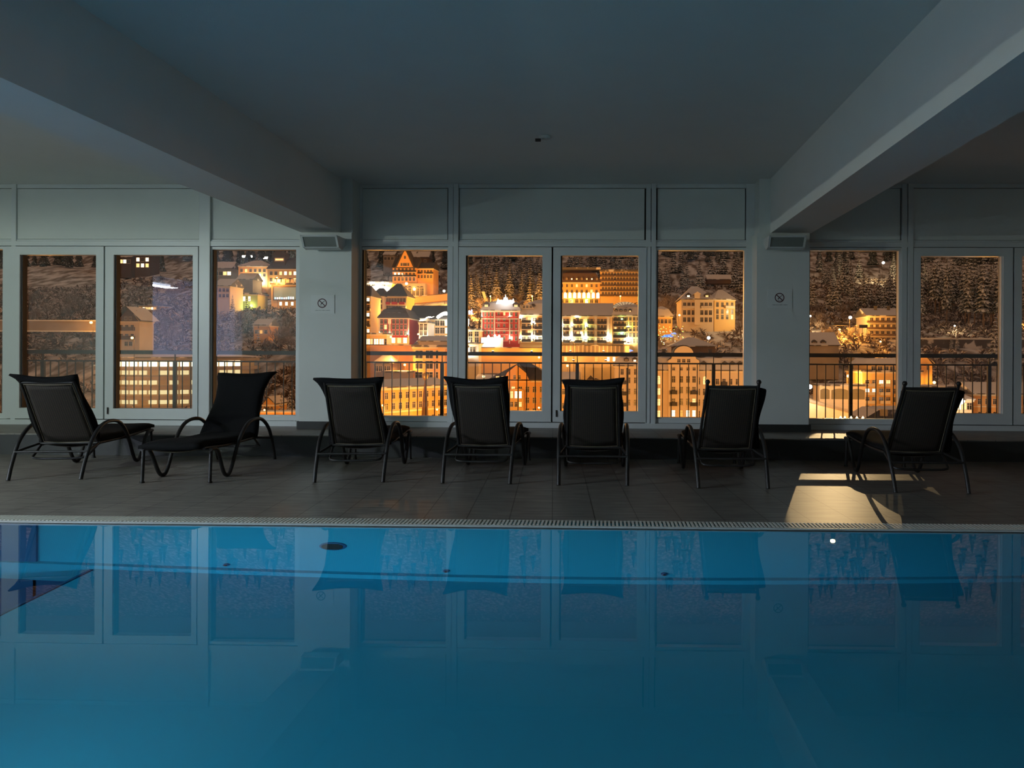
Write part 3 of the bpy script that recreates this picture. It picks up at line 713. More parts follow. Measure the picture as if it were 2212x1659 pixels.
def roof_mesh(kind, w, d, h, ov=0.5):
    b = MB(); x0, x1, y0, y1 = -ov, w + ov, -ov, d + ov; t = 0.3
    if kind == 'flat': b.box(x0, x1, y0, y1, 0, h)
    elif kind == 'gable_side': b.prism([(y0, -.02), (y1, -.02), (y1, t), ((y0 + y1) / 2, h + t), (y0, t)], 'x', x0, x1)
    elif kind == 'gable_front': b.prism([(x0, 0), ((x0 + x1) / 2, h), (x1, 0), (x1, t), ((x0 + x1) / 2, h + t), (x0, t)], 'y', y0, y1)
    elif kind == 'hip':
        r = min(w, d) / 2; mx = min(r, w / 2 - .5)
        b.raw([(x0, y0, 0), (x1, y0, 0), (x1, y1, 0), (x0, y1, 0), (x0, y0, t), (x1, y0, t), (x1, y1, t), (x0, y1, t), (x0 + mx, (y0 + y1) / 2, h + t), (x1 - mx, (y0 + y1) / 2, h + t)],
              [(3, 2, 1, 0), (0, 1, 5, 4), (1, 2, 6, 5), (2, 3, 7, 6), (3, 0, 4, 7), (4, 5, 9, 8), (5, 6, 9), (6, 7, 8, 9), (7, 4, 8)])
    elif kind == 'mansard':
        k = h * .72; s = h * .42; f = h * 1.0
        def ring(o, z): return [(x0 + o, y0 + o, z), (x1 - o, y0 + o, z), (x1 - o, y1 - o, z), (x0 + o, y1 - o, z)]
        vs = ring(0, 0) + ring(0, t) + ring(s, k) + ring(s + min(d, w) * .28, h)
        fs = [(3, 2, 1, 0)]
        for q in range(3): fs += [(q * 4 + i, q * 4 + (i + 1) % 4, q * 4 + 4 + (i + 1) % 4, q * 4 + 4 + i) for i in range(4)]
        fs.append((12, 13, 14, 15)); b.raw(vs, fs)
    return b
def building(name, label, cat, px0, px1, pye, pyb, D, depth, wall, roof='hip', rh=3.0, roofm='snowroof', rot=0.0, rows=None, group=None, bands=0, cornice=True, ov=.5, found=9.0):
    p0 = P(px0, pyb, D); w = (X(px1, D) - p0.x) / math.cos(rot); h = Z(pye, D, (px0 + px1) / 2) - p0.z
    e = empty(name, p0, rot); tag(e, label, cat, group)
    b = MB(); b.box(0, w, 0, depth, -found, h)
    if roof == 'gable_front_wall':
        b.prism([(0, h), (w, h), (w / 2, h + rh)], 'y', 0.0, depth)
    b.build('wall', M[wall], e)
    if cornice:
        c = MB(); c.box(-.25, w + .25, -.28, depth + .2, h - .45, h - .02)
        for k in range(bands): zz = h * (k + 1) / (bands + 1); c.box(-.1, w + .1, -.16, .02, zz - .12, zz + .12)
        c.build('cornice', M['trimc'] if wall not in ('stone', 'brownwood') else M[wall], e)
    if roof and roof != 'gable_front_wall':
        roof_mesh(roof, w, depth, rh, ov).build('roof', M[roofm], e, (0, 0, h))
    if roof == 'gable_front_wall':
        roof_mesh('gable_front', w, depth, rh, ov).build('roof', M[roofm], e, (0, 0, h))
    for r in (rows or []):
        # r: (z fraction, height m, width m, n, lit dict, x0 frac, x1 frac, arch)
        zf, wh, ww, n = r[:4]; lit = r[4] if len(r) > 4 else {}; a = r[5] if len(r) > 5 else .03; c = r[6] if len(r) > 6 else .97; ar = r[7] if len(r) > 7 else False
        window_row(e, h * zf, lin(w * a, w * c, n), ww, wh, lit, ar)
    e['_w'] = w; e['_h'] = h
    return e, w, h
def balcony_row(e, x0, x1, z, out=1.3, m='trimc', rail='rail', hh=1.0):
    b = MB(); b.box(x0, x1, -out, 0, z - .18, z); b.box(x0, x1, -out, -out + .06, z, z + hh, 1); b.box(x0, x0 + .06, -out, 0, z, z + hh, 1); b.box(x1 - .06, x1, -out, 0, z, z + hh, 1)
    b.build('balcony', [M[m], M[rail]], e)
def chimney(e, x, y, z, w=1.0, h=1.8):
    b = MB(); b.box(x - w / 2, x + w / 2, y - .4, y + .4, z - 1.5, z + h); b.box(x - w / 2 - .12, x + w / 2 + .12, y - .52, y + .52, z + h, z + h + .2); b.build('chimney', M['slate'], e)
def dormer(e, x, y, z, w=1.6, h=1.5, m='slate', lit=None, d=2.5):
    b = MB(); b.box(x - w / 2, x + w / 2, y, y + d, z, z + h); b.prism([(x - w / 2 - .2, z + h), (x + w / 2 + .2, z + h), (x, z + h + w * .45)], 'y', y - .2, y + d)
    o = b.build('dormer', M[m], e); inst(window_mesh(w * .5, h * .62, lit), 'window', o, (x, y - .02, z + h * .18))
def arch_gable(name, e, x, w, z, h, m, d=1.5, roofm='slate', kind='round'):
    """shaped gable standing in front of the roof"""
    b = MB(); hw = w / 2
    if kind == 'round': pts = [(-hw, 0), (hw, 0), (hw, h * .28), (hw * .80, h * .38), (hw * .66, h * .62)] + [(hw * .62 * math.cos(a), h * .62 + h * .38 * math.sin(a)) for a in [math.pi * k / 10 for k in range(0, 11)]] + [(-hw * .66, h * .62), (-hw * .80, h * .38), (-hw, h * .28)]
    else: pts = [(-hw, 0), (hw, 0), (hw * .82, h * .12), (hw * .62, h * .52), (hw * .50, h * .62), (0, h), (-hw * .50, h * .62), (-hw * .62, h * .52), (-hw * .82, h * .12)]
    b.prism([(x + p[0], z + p[1]) for p in pts], 'y', -.5, d)
    c = MB(); c.prism([(x + p[0] * 1.05, z + p[1] * 1.06 - .05) for p in pts[1:]], 'y', -.1, d + 3); c.build('gable_roof', M[roofm], e)
    return b.build(name, M[m], e)

# ---------------------------------------------------------------- street lamps and floodlights
def pole_mesh(h):
    b = MB(); b.tube([(0, 0, -h), (0, 0, -.1)], [.12, .07], 6); b.tube([(0, 0, -.12), (0, -.5, .12), (0, -1.0, .1)], .05, 6); return b.mesh('pole', M['rail'])
hm = MB(); hm.lathe([(0, -.42), (.34, -.30), (.46, 0), (.34, .30), (0, .42)], 10); HEAD_O = hm.mesh('lamp_head', M['lampg'])
hm = MB(); hm.lathe([(0, -.42), (.34, -.30), (.46, 0), (.34, .30), (0, .42)], 10); HEAD_W = hm.mesh('lamp_head', M['lampw'])
SOD = (1.0, 0.41, 0.065); WARM = (1.0, 0.72, 0.36); WHITE = (1.0, 0.90, 0.70)
def street_lamp(px, py, D, power, lab, col=SOD, s=1.0, white=False, fwd=1.6, pole=True, group='street lamps in the town'):
    p = P(px, py, D); e = empty('street_lamp', p); tag(e, lab, 'street lamp', group)
    inst(HEAD_W if white else HEAD_O, 'lamp_head', e, (0, -1.0, 0), scale=(s, s, s))
    if pole:
        h = max(2.5, p.z - tz(p.x, p.y) + .5); inst(pole_mesh(h), 'pole', e, (0, 0, 0))
    if power:
        light('lamp_light', 'POINT', (0, -1.0 - fwd, -0.9), power, col, 0.3, e)
    return e
hm = MB(); hm.box(-.35, .35, -.3, .3, -.25, .2); hm.box(-.3, .3, -.25, .25, .2, .26, 1); FIX = hm.mesh('wall_floodlight', [M['rail'], M['lampw']])
def uplight(e, x, z, power, col=WHITE, out=1.1):      # floodlight bracketed off a facade, shining up and down the wall
    o = inst(FIX, 'wall_floodlight', e, (x, -out, z))
    light('floodlight_bulb', 'POINT', (0, 0, .5), power * .6, col, 0.15, o)

# ---------------------------------------------------------------- trees
def conifer_mesh(seed, layers=15, nb=11, h=20.0, r=3.6):
    rnd = random.Random(seed); b = MB()
    for k in range(layers):
        t = k / (layers - 1); z = h * (0.10 + .88 * t); rr = r * (1 - t) ** .85 * rnd.uniform(.85, 1.1) + .18; n = max(5, int(nb * (1 - t * .5)))
        off = rnd.uniform(0, 6.3)
        for i in range(n):
            a = off + 2 * math.pi * i / n + rnd.uniform(-.2, .2); L = rr * rnd.uniform(.72, 1.12); w = L * rnd.uniform(.20, .30) + .12; dr = L * rnd.uniform(.38, .62)
            d = Vector((math.cos(a), math.sin(a), 0)); s = Vector((-d.y, d.x, 0))
            root = Vector((0, 0, z)); mid = d * L * .62 + Vector((0, 0, z - dr * .45)); tip = d * L + Vector((0, 0, z - dr)); th = .10 * L + .12
            u = Vector((0, 0, th))
            b.raw([root + u, mid + s * w, tip, mid - s * w, mid + u * 1.1, root - u, mid - u * .8],
                  [(0, 4, 1), (1, 4, 2), (2, 4, 3), (3, 4, 0), (5, 1, 6), (1, 2, 6), (2, 3, 6), (3, 5, 6)], 0)
    b.lathe([(.25, h * .9), (0.02, h * 1.03)], 6)
    return b.mesh('foliage', M['conifer'])
tm = MB(); tm.tube([(0, 0, -2), (0, 0, 17)], [.32, .08], 6); TRUNK = tm.mesh('trunk', M['bark'])
CON = [conifer_mesh(s, 14 + s % 3, 10 + s % 3, 20, 3.3 + .35 * (s % 3)) for s in range(4)]
CONTALL = []
for s in (11, 12):      # tall spruces with bare lower trunks
    rnd = random.Random(s); CONTALL.append(conifer_mesh(s, 15, 10, 20, 3.0))
def bare_mesh(seed, h=9.0, levels=4, spread=.62, kids=5):
    rnd = random.Random(seed); b = MB()
    def br(p, d, L, r, lv):
        q = p + d * L * .5 + Vector((rnd.uniform(-1, 1), rnd.uniform(-1, 1), rnd.uniform(-.2, .5))) * L * .08; e = p + d * L
        b.tube([p, q, e], [r, r * .8, r * .55], 3 if lv < 3 else 5, caps=False)
        if lv == 0: return
        for k in range(kids if lv > 1 else kids - 1):
            t = rnd.uniform(.45, 1.0); nd = (d + Vector((rnd.uniform(-1, 1), rnd.uniform(-1, 1), rnd.uniform(-.35, .75))) * spread * 1.25).normalized()
            br(p + (e - p) * t, nd, L * rnd.uniform(.55, .75), r * .52, lv - 1)
    br(Vector((0, 0, -.5)), Vector((0, 0, 1)), h * .36, h * .022, levels)
    return b.mesh('branches', M['twig'])
BARE = [bare_mesh(s) for s in range(3)]
bm_ = MB(); bm_.tube([(0, 0, -2), (0, 0, 2.5)], [.25, .18], 6); BTRUNK = bm_.mesh('trunk', M['bark'])
FOOT = []   # building footprints
def clear(x, y):
    return not any(x0 - 3 < x < x1 + 3 and y0 - 3 < y < y1 + 2 for (x0, x1, y0, y1) in FOOT)
NT = [0]; PLACED = []
def tree(x, y, h, kind, lab, grp, z=None):
    z = tz(x, y) - .3 if z is None else z
    nm, cat = {'con': ('spruce_tree', 'spruce'), 'tall': ('spruce_tree', 'spruce'), 'bare': ('frosted_tree', 'bare tree')}[kind]
    e = empty(nm, (x, y, z), random.uniform(0, 6.28)); tag(e, lab, cat, grp); NT[0] += 1
    if kind == 'bare':
        s = h / 9.0; w = s * random.uniform(.9, 1.25); e.scale = (w, w, s); inst(random.choice(BARE), 'branches', e, (0, 0, 0)); inst(BTRUNK, 'trunk', e, (0, 0, 0))
    else:
        s = h / 20.0; w = s * random.uniform(.85, 1.15); e.scale = (w, w, s)
        inst(random.choice(CON if kind == 'con' else CONTALL), 'foliage', e, (0, 0, 0 if kind == 'con' else 5.0)); inst(TRUNK, 'trunk', e, (0, 0, 0))
    return e
def scatter(n, px0, px1, d0, d1, h0, h1, kind, lab, grp):
    k = 0; tries = 0
    while k < n and tries < n * 30:
        tries += 1; D = random.uniform(d0, d1); x = X(random.uniform(px0, px1), D)
        if not clear(x, D) or any((x - a) ** 2 + (D - c) ** 2 < (3.4 if kind != 'bare' else 2.2) ** 2 for a, c in PLACED): continue
        PLACED.append((x, D))
        tree(x, D, random.uniform(h0, h1), kind, lab, grp); k += 1
def foot(e, w, d):
    c, s = math.cos(e.rotation_euler[2]), math.sin(e.rotation_euler[2]); xs = []; ys_ = []
    for (a, q) in ((0, 0), (w, 0), (w, d), (0, d)): xs.append(e.location.x + a * c - q * s); ys_.append(e.location.y + a * s + q * c)
    FOOT.append((min(xs), max(xs), min(ys_), max(ys_)))
def B(*a, **k):
    r = building(*a, **k); foot(r[0], r[1], a[8]); return r
L1, L2, L3 = 'lit1', 'lit2', 'lit3'

# ---------------------------------------------------------------- LEFT PANES
# road viaduct with snowy parapets
p = P(-40, 714, 262); e = empty('viaduct_wall', p, R(2)); tag(e, 'long road wall with snowy top and bottom edge across the left hillside', 'retaining wall')
w = X(232, 262) - p.x
b = MB(); b.box(0, w, 0, 8, 0, 3.4); b.build('wall', M['stone'], e)
b = MB(); b.box(0, w, -.3, 8.3, 3.4, 3.8); b.box(0, w, -.5, 0, -.3, .1); b.build('snow_edge', M['white'], e)
FOOT.append((p.x, p.x + w, 258, 272))
street_lamp(201, 697, 258, 2600, 'street lamp shining on the snowy road wall at the far left')
# chalet
e, w, h = B('chalet', 'tall cream chalet with dark boarded attic under a snowy gable', 'house', 254, 301, 694, 754, 250, 8, 'cream', 'gable_front_wall', 4.6, 'snowroof', rows=[(.12, 1.3, 1.0, 2, {}, .3, .7)], bands=0, ov=1.4)
b = MB(); b.prism([(0.2, h - .2), (w - .2, h - .2), (w / 2, h + 4.6)], 'y', -.25, 0); b.build('attic_boards', M['brownwood'], e)
inst(window_mesh(.8, 1.0), 'window', e, (w * .4, -.25, h + .5)); inst(window_mesh(.8, 1.0), 'window', e, (w * .6, -.25, h + .5))
for z in (h * .36, h * .68): balcony_row(e, .1, w * .8, z, m='brownwood', rail='brownwood')
for z in (h * .38, h * .70): window_row(e, z, lin(.3, w * .8, 3), .9, 1.5)
# round tower block with lit gallery bands
def round_block():
    Dm = 252; pc = P(388, 885, Dm); rad = (X(546, Dm) - X(232, Dm)) / 2; Dc = Dm - rad; pc.z = Z(890, Dc); zt = Z(782, Dc)
    e = empty('round_building', (pc.x, Dm, pc.z)); tag(e, 'curved car park like block with stacked bands of lit galleries, behind the left railing', 'building')
    H0 = zt - pc.z; n = 64; nf = 5; fh = H0 / nf
    core = MB(); core.lathe([(rad * .93, -12), (rad * .93, H0)], n); core.build('wall', mat('gallery_back_wall', (0.5, 0.42, 0.28), .8), e)
    for k in range(nf + 1):
        z = k * fh; f = MB(); f.lathe([(rad * .9, z - .25), (rad, z - .25), (rad, z + .95), (rad - .12, z + .95), (rad - .12, z + .1), (rad * .9, z + .1)], n, smooth=False); f.build('gallery_parapet', mat('gallery_parapet_concrete', (0.42, 0.36, 0.28), .85) if k == 0 else M['_gp'], e) if False else f.build('gallery_parapet', M['stone'], e)
    f = MB(); f.lathe([(0, H0 + 1.7), (rad * .8, H0 + 1.5), (rad * 1.04, H0 + .9), (rad * 1.04, H0 + .55), (rad * .9, H0 + .5)], n, smooth=False); f.build('roof', M['snowroof'], e)
    rnd = random.Random(5)
    for k in range(nf):
        zt_ = k * fh + fh - .55
        for i in range(22):
            a = math.pi * (1.08 + .84 * i / 21)
            if rnd.random() < .12 and k < nf - 1: continue
            s = MB(); da = .052; pts = []
            r0 = rad * .935 + .02
            top, bot = zt_ + .25, zt_ - (1.0 if k < nf - 1 else 1.8)
            a0, a1 = a - da, a + da
            s.raw([(r0 * math.cos(a0), r0 * math.sin(a0), bot), (r0 * math.cos(a1), r0 * math.sin(a1), bot), (r0 * math.cos(a1), r0 * math.sin(a1), top), (r0 * math.cos(a0), r0 * math.sin(a0), top)], [(0, 1, 2, 3)])
            s.build('lit_window', M['pale_lit'] if k < nf - 1 else M['lit2'], e)
    FOOT.append((pc.x - rad, pc.x + rad, Dc - 2, Dc + 2 * rad))
    return e
M['pale_lit'] = glow('pale_yellow_gallery_light', (1.0, 0.78, 0.38), 0.95)
round_block()
# houses high on the slope, upper left
e, w, h = B('hillside_house', 'dark house with two bright windows high in the left door pane', 'house', 255, 283, 556, 574, 560, 12, 'brownwood', 'gable_side', 3, rows=[(.3, 2.6, 2.6, 3, {0: L1, 1: L2}, .1, .9)])
e, w, h = B('hillside_house', 'house with large glowing windows high in the left door pane', 'house', 292, 323, 552, 580, 545, 12, 'brownwood', 'gable_side', 3, rows=[(.1, 2.6, 2.2, 3, {0: L1, 1: L2, 2: L1}), (.55, 2.6, 2.2, 3, {0: L2, 2: L2})])
e, w, h = B('hillside_house', 'low lit restaurant front beneath a snowy roof in the left door pane', 'house', 300, 345, 660, 672, 400, 10, 'orange', 'flat', .8, rows=[(.15, 1.6, 1.7, 7, {0: L3, 1: L2, 2: L1, 3: L1, 4: L2, 5: L3})])
e, w, h = B('hillside_house', 'dark house with two lit gable windows behind the bluish reflection', 'house', 462, 500, 580, 606, 520, 12, 'stone', 'gable_side', 5, rows=[(.45, 2.4, 2.4, 4, {2: L1, 3: L2})])
e, w, h = B('hillside_house', 'pale house with broad snowy roof behind the bluish reflection', 'house', 462, 496, 618, 648, 380, 14, 'cream', 'gable_side', 4, rows=[(.2, 1.6, 1.2, 4), (.6, 1.6, 1.2, 4)])
e, w, h = B('hillside_house', 'small dim house low on the wooded slope left of the left pillar', 'house', 548, 580, 703, 738, 300, 9, 'orange', 'gable_side', 2.5, rows=[(.5, 1.3, 1.0, 3, {1: L3})])
# orange house and road at the bottom of the pane
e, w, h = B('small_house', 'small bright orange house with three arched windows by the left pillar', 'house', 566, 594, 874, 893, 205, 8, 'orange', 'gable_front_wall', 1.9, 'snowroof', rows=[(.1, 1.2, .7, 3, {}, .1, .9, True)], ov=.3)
p = P(545, 904, 196); e = empty('lit_wall', p, R(9)); tag(e, 'bright orange street wall at the foot of the pane left of the left pillar', 'retaining wall')
b = MB(); b.box(0, 14.5, 0, 1, -6, 1.5); b.build('wall', M['orange'], e); b = MB(); b.box(0, 14.5, -.1, 6, 1.5, 1.75); b.build('snow_edge', M['white'], e)
# grand hotel top of pane
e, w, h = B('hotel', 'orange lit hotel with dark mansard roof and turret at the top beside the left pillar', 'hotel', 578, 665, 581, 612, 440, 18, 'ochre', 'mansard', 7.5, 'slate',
            rows=[(.58, 2.0, 1.5, 8, {0: None, 2: L1, 3: L2, 4: L1, 5: L2, 6: L1}), (.12, 2.0, 1.5, 8, {3: L3, 5: L1, 6: L2})])
b = MB(); b.box(w * .12, w * .42, .5, 6, h + 2, h + 8); b.prism([(w * .08, h + 8), (w * .46, h + 8), (w * .30, h + 11), (w * .22, h + 11)], 'y', 0, 6.5); b.build('turret', M['slate'], e)
inst(window_mesh(4.6, 1.0, L1), 'window', e, (w * .28, .4, h + 5)); inst(window_mesh(1.6, 2.2, L1), 'window', e, (w * .74, .2, h + 1.2))
uplight(e, w * .15, -1, 3500, WARM)
e, w, h = B('hotel_wing', 'long orange lit wing left of the turreted hotel', 'hotel', 515, 577, 575, 600, 460, 14, 'orange', 'hip', 4, rows=[(.5, 1.8, 1.4, 6, {1: L1}), (.1, 1.8, 1.4, 6, {3: L1, 4: L2})])
uplight(e, w * .75, -3, 9000, WHITE, 2.5); uplight(e, w * .25, 0, 1500, SOD)
e, w, h = B('shop_building', 'orange building with a large dark framed picture window, left of the left pillar', 'shop', 586, 650, 615, 662, 400, 14, 'ochre', 'flat', 1.0, rows=[(.05, 1.8, 1.3, 3, {0: L2, 1: L2, 2: L2}, .22, .8)])
o = MB(); a, c = w * .06, w * .86; z0, z1 = h * .28, h * .92
o.box(a, c, -.3, 0, z0, z1); fo = o.build('display_window', M['brownwood'], e)
o = MB(); o.box(a + .5, c - .5, -.36, -.3, z0 + .5, z1 - .5); o.build('display_glass', mat('greenish_display', (0.12, 0.12, 0.08), .4, emit=(.6, .55, .35), estr=.35), fo)
rnd = random.Random(4)
for i in range(9):
    xx = a + .9 + i * (c - a - 2) / 9; hh = rnd.uniform(.9, 1.4)
    q = MB(); q.box(xx, xx + .8, -.42, -.36, z0 + .6, z0 + .6 + hh); q.build('display_panel', glow('display_panel_%d' % (i % 3), ((.55, .75, 1.0), (1.0, .75, .8), (1, .95, .8))[i % 3], 1.6) if i < 3 else bpy.data.materials['display_panel_%d' % (i % 3)], fo)
for i in range(6): balcony_row(e, w * (.05 + .15 * i), w * (.17 + .15 * i), h + 1.0, .3, 'winframe', 'winframe', 1.8)
e, w, h = B('terrace_house', 'green lit terrace building with three tall bright windows', 'house', 508, 556, 636, 668, 395, 12, 'greenish', 'flat', .8, rows=[(.55, 2.4, 1.2, 3, {0: L2, 1: L2, 2: L2}, .05, .75)])
uplight(e, w * .7, 1, 900, (0.8, 1.0, 0.3))
e, w, h = B('terrace_house', 'dim olive house above the green lit terrace', 'house', 512, 545, 604, 632, 430, 12, 'stone', 'gable_side', 4)
for (px, py, lab) in ((534, 554, 'wide white lamp cluster at the top of the pane left of the left pillar'), (578, 557, 'bright lamp row left of the turret roof'), (634, 563, 'brilliant white lamp cluster touching the left pillar')):
    pp = P(px, py, 620); e = empty('flood_lamp_bank', pp); tag(e, lab, 'floodlight', 'lamp banks on the upper slope')
    b = MB()
    for k in range(-2, 3): b.lathe([(0, -1.0), (.9, -.6), (1.1, 0), (.9, .6), (0, 1.0)], 8, (k * 1.6, 0, 0))
    b.build('lamp_head', M['lampw'], e); b = MB(); b.tube([(0, 0, -12), (0, 0, -1)], .3, 6); b.build('pole', M['rail'], e)

# ---------------------------------------------------------------- PANE RIGHT OF THE LEFT PILLAR
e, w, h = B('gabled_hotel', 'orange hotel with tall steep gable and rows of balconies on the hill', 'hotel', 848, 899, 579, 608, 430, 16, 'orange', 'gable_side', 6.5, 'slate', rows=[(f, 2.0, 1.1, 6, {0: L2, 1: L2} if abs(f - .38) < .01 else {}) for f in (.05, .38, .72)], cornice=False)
for f in (.36, .70): balcony_row(e, w * .02, w * .98, h * f, .9)
b = MB(); b.prism([(w * .16, h), (w * .88, h), (w * .52, h + 10.5)], 'y', -.3, 12); g = b.build('gable', M['orange'], e)
b = MB(); b.prism([(w * .12, h - .4), (w * .52, h + 10.9), (w * .92, h - .4), (w * .92, h + .3), (w * .52, h + 11.6), (w * .12, h + .3)], 'y', -.6, 12); b.build('gable_roof', M['slate'], e)
for (fx, z) in ((.38, 1.2), (.48, 1.2), (.56, 1.2), (.66, 1.2), (.52, 5.2)): inst(window_mesh(1.0, 1.6), 'window', e, (w * fx, -.32, h + z))
e, w, h = B('hotel_annex', 'orange annex right of the steep gabled hotel', 'hotel', 900, 935, 580, 603, 433, 14, 'orange', 'gable_side', 4, 'slate', rows=[(.55, 1.8, 1.0, 5), (.1, 1.8, 1.0, 5)])
balcony_row(e, w * .0, w * .3, h * .5, .9); balcony_row(e, w * .6, w, h * .5, .9)
# retaining arches under it
e, w, h = B('arched_wall', 'tall arched retaining wall under the steep gabled hotel', 'retaining wall', 848, 918, 612, 640, 425, 4, 'stone', None, cornice=False, rows=[(.05, 4.2, 2.4, 7, {}, .1, .95, True)])
FOOT.append((X(770, 400), X(980, 400), 395, 425))
for (px, py, D, pw, lab) in ((854, 621, 418, 4000, 'bright street lamp left below the steep gabled hotel'), (879, 613, 418, 5200, 'bright street lamp right under the steep gabled hotel'), (896, 625, 410, 3500, 'bright street lamp above the dark grey roofs'), (960, 629, 425, 4500, 'bright street lamp at the end of the orange hill road')):
    street_lamp(px, py, D, pw, lab, s=1.6, white=True)
# hill road
p = P(865, 646, 408); e = empty('hill_road', p, R(4)); tag(e, 'sloping orange lit road climbing right towards a street lamp', 'road')
w = X(985, 408) - p.x
b = MB(); b.hexa([(0, 0, -3), (w, 0, 0), (w, 6, 0), (0, 6, -3), (0, 0, .6), (w, 0, 3.4), (w, 6, 3.6), (0, 6, .8)]); b.build('wall', M['orange'], e)
b = MB(); b.hexa([(0, -.2, .6), (w, -.2, 3.4), (w, 6, 3.6), (0, 6, .8), (0, -.2, .9), (w, -.2, 3.8), (w, 6, 4.0), (0, 6, 1.2)]); b.build('snow_edge', M['snowroof'], e)
# white glare building
e, w, h = B('lit_terrace', 'glaring yellow terrace front with a lamp bank, left of the arched wall', 'building', 778, 846, 612, 628, 395, 10, 'yellow', 'flat', .8, rows=[(.5, 1.8, 2.8, 6, {3: L2, 5: L1})])
b = MB()
for k in range(-4, 5): b.lathe([(0, -1.4), (1.0, -.9), (1.3, 0), (1.0, .9), (0, 1.4)], 8, (w * .62 + k * 1.1, -2, h * .15 + .25 * (4 - abs(k))))
b.build('lamp_bank', M['lampw'], e); light('lamp_bank_light', 'POINT', (w * .62, -4, 2), 9000, WHITE, .8, e)
e, w, h = B('villa', 'dim villa with rounded top floor above the glaring yellow terrace', 'house', 828, 851, 551, 568, 560, 10, 'stone', 'gable_side', 3, rows=[(.4, 2.0, 1.8, 3)])
e, w, h = B('villa', 'dark steep roofed villa behind the gabled hotel', 'house', 885, 925, 556, 575, 540, 10, 'brownwood', 'gable_side', 7, rows=[(.5, 1.6, 1.4, 3, {1: L3})])
# yellow house with long roof
e, w, h = B('yellow_building', 'bright yellow building with dark red balconies under a grey hip roof', 'building', 827, 878, 640, 690, 345, 14, 'yellow', 'hip', 6, 'slate', rows=[(.72, 2.0, 1.4, 7, {}, .1, .95), (.40, 2.0, 1.4, 6, {}, .1, .95), (.1, 2.0, 1.4, 6, {1: L2}, .1, .95)])
for k in range(3): balcony_row(e, w * (.08 + .31 * k), w * (.30 + .31 * k), h * .66, 1.0, 'red', 'red')
uplight(e, w * .0, h * .3, 1800, WHITE); uplight(e, w * .97, h * .3, 900, WARM)
e, w, h = B('pale_building', 'pale orange building left of the bright yellow one', 'building', 801, 827, 640, 690, 340, 14, 'cream', 'hip', 4, 'slate', rows=[(f, 2.0, 1.2, 3, {}) for f in (.15, .45, .72)])
e, w, h = B('balcony_block', 'tall block with glowing stacked balconies at the left pillar edge', 'building', 772, 800, 640, 742, 310, 14, 'cream', 'hip', 4.5, 'slate', rows=[(f, 2.0, 1.9, 2, {0: L1, 1: L2} if i % 2 else {0: L2}) for i, f in enumerate((.03, .2, .37, .54, .71, .86))])
for f in (.18, .35, .52, .69, .84): balcony_row(e, 0, w, h * f, 1.2)
# red building
e, w, h = B('red_building', 'dark red hotel with pale framed windows and dark mansard roof, below the yellow one', 'hotel', 818, 882, 687, 742, 292, 16, 'red', 'mansard', 4.6, 'slate', bands=0,
            rows=[(f, 1.7, .95, 7, {1: L1} if i == 1 else ({2: L1} if i == 2 else {})) for i, f in enumerate((.33, .56, .78))])
b = MB()
for fx in (0.0, .35, .985): b.box(w * fx, w * fx + .5, -.2, .1, 0, h)
b.build('pilasters', M['trimc'], e)
b = MB(); b.box(-.2, w + .2, -.35, 1, -1, h * .24); b.build('ground_floor', M['yellow'], e)
for fx in (.01, .36, .99): uplight(e, w * fx, h * .34, 420, WHITE, .8)
for i in range(5): dormer(e, w * (.14 + .18 * i), .6, h + .6, 1.3, 1.3, 'slate', L1 if i == 0 else None)
window_row(e, h * .02, lin(0, w, 5), 1.4, 2.0, {0: L2, 2: L2, 3: L1, 4: L2}, y=-.36)
# grey roofed block with light chains
e, w, h = B('light_chain_building', 'long low building with grey roof edged by a chain of white lights', 'building', 884, 975, 688, 742, 315, 16, 'cream', 'gable_side', 5.5, 'slate', rows=[(.55, 1.9, 1.1, 8, {0: L2, 6: L1}), (.25, 1.9, 1.1, 8, {2: L1})])
b = MB(); rnd = random.Random(9)
for k in range(46):
    t = k / 45; b.lathe([(0, -.28), (.28, 0), (0, .28)], 6, (w * t, -.9, h + .5 - 1.6 * math.sin(math.pi * min(1, t * 2.2)) * (1 if t < .45 else 0) + rnd.uniform(-.15, .15)))
b.build('light_chain', M['lampw'], e)
for k in range(4):
    dormer(e, w * (.1 + .1 * k), .4, h - 1.0, 1.3, 1.2, 'slate')
e, w, h = B('white_building', 'narrow white building with small balconies brightly floodlit', 'building', 905, 924, 697, 752, 289, 12, 'white', 'flat', .6, rows=[(f, 1.5, 1.0, 2) for f in (.1, .3, .5, .7, .88)])
uplight(e, w * 1.05, h * .25, 2200, WHITE, 1.4); uplight(e, -.3, h * .25, 700, WHITE, .8)
e, w, h = B('corner_building', 'orange corner building under the white light chain at the pane edge', 'building', 931, 985, 690, 742, 300, 14, 'ochre', 'hip', 3, 'slate', rows=[(f, 2.2, 1.6, 4, {2: L2}, .15, .95) for f in (.1, .42, .74)])
uplight(e, w * .1, h * .2, 2600, WHITE, 1.3); uplight(e, w * .75, h * .9, 1200, WHITE, 1.2)
b = MB(); 
for k in range(12): b.lathe([(0, -.7), (.7, 0), (0, .9)], 7, (w * .3 + k * .55, -1.2, h + .8 + 1.4 * math.sin(k / 11 * math.pi)))
b.build('light_crown', M['lampw'], e)
e, w, h = B('flat_annex', 'low flat annex with bright shop windows at the left pillar edge', 'building', 784, 835, 722, 752, 285, 10, 'ochre', 'flat', .5, rows=[(.2, 2.4, 1.5, 8, {0: L2, 1: L2, 2: L1, 4: L2, 5: L1, 6: L2})])
# brown lower roofs
e, w, h = B('brown_block', 'brown flat roofed block in front of the bright street', 'building', 905, 985, 738, 752, 262, 14, 'stone', 'gable_side', 1.8, 'snowroof')
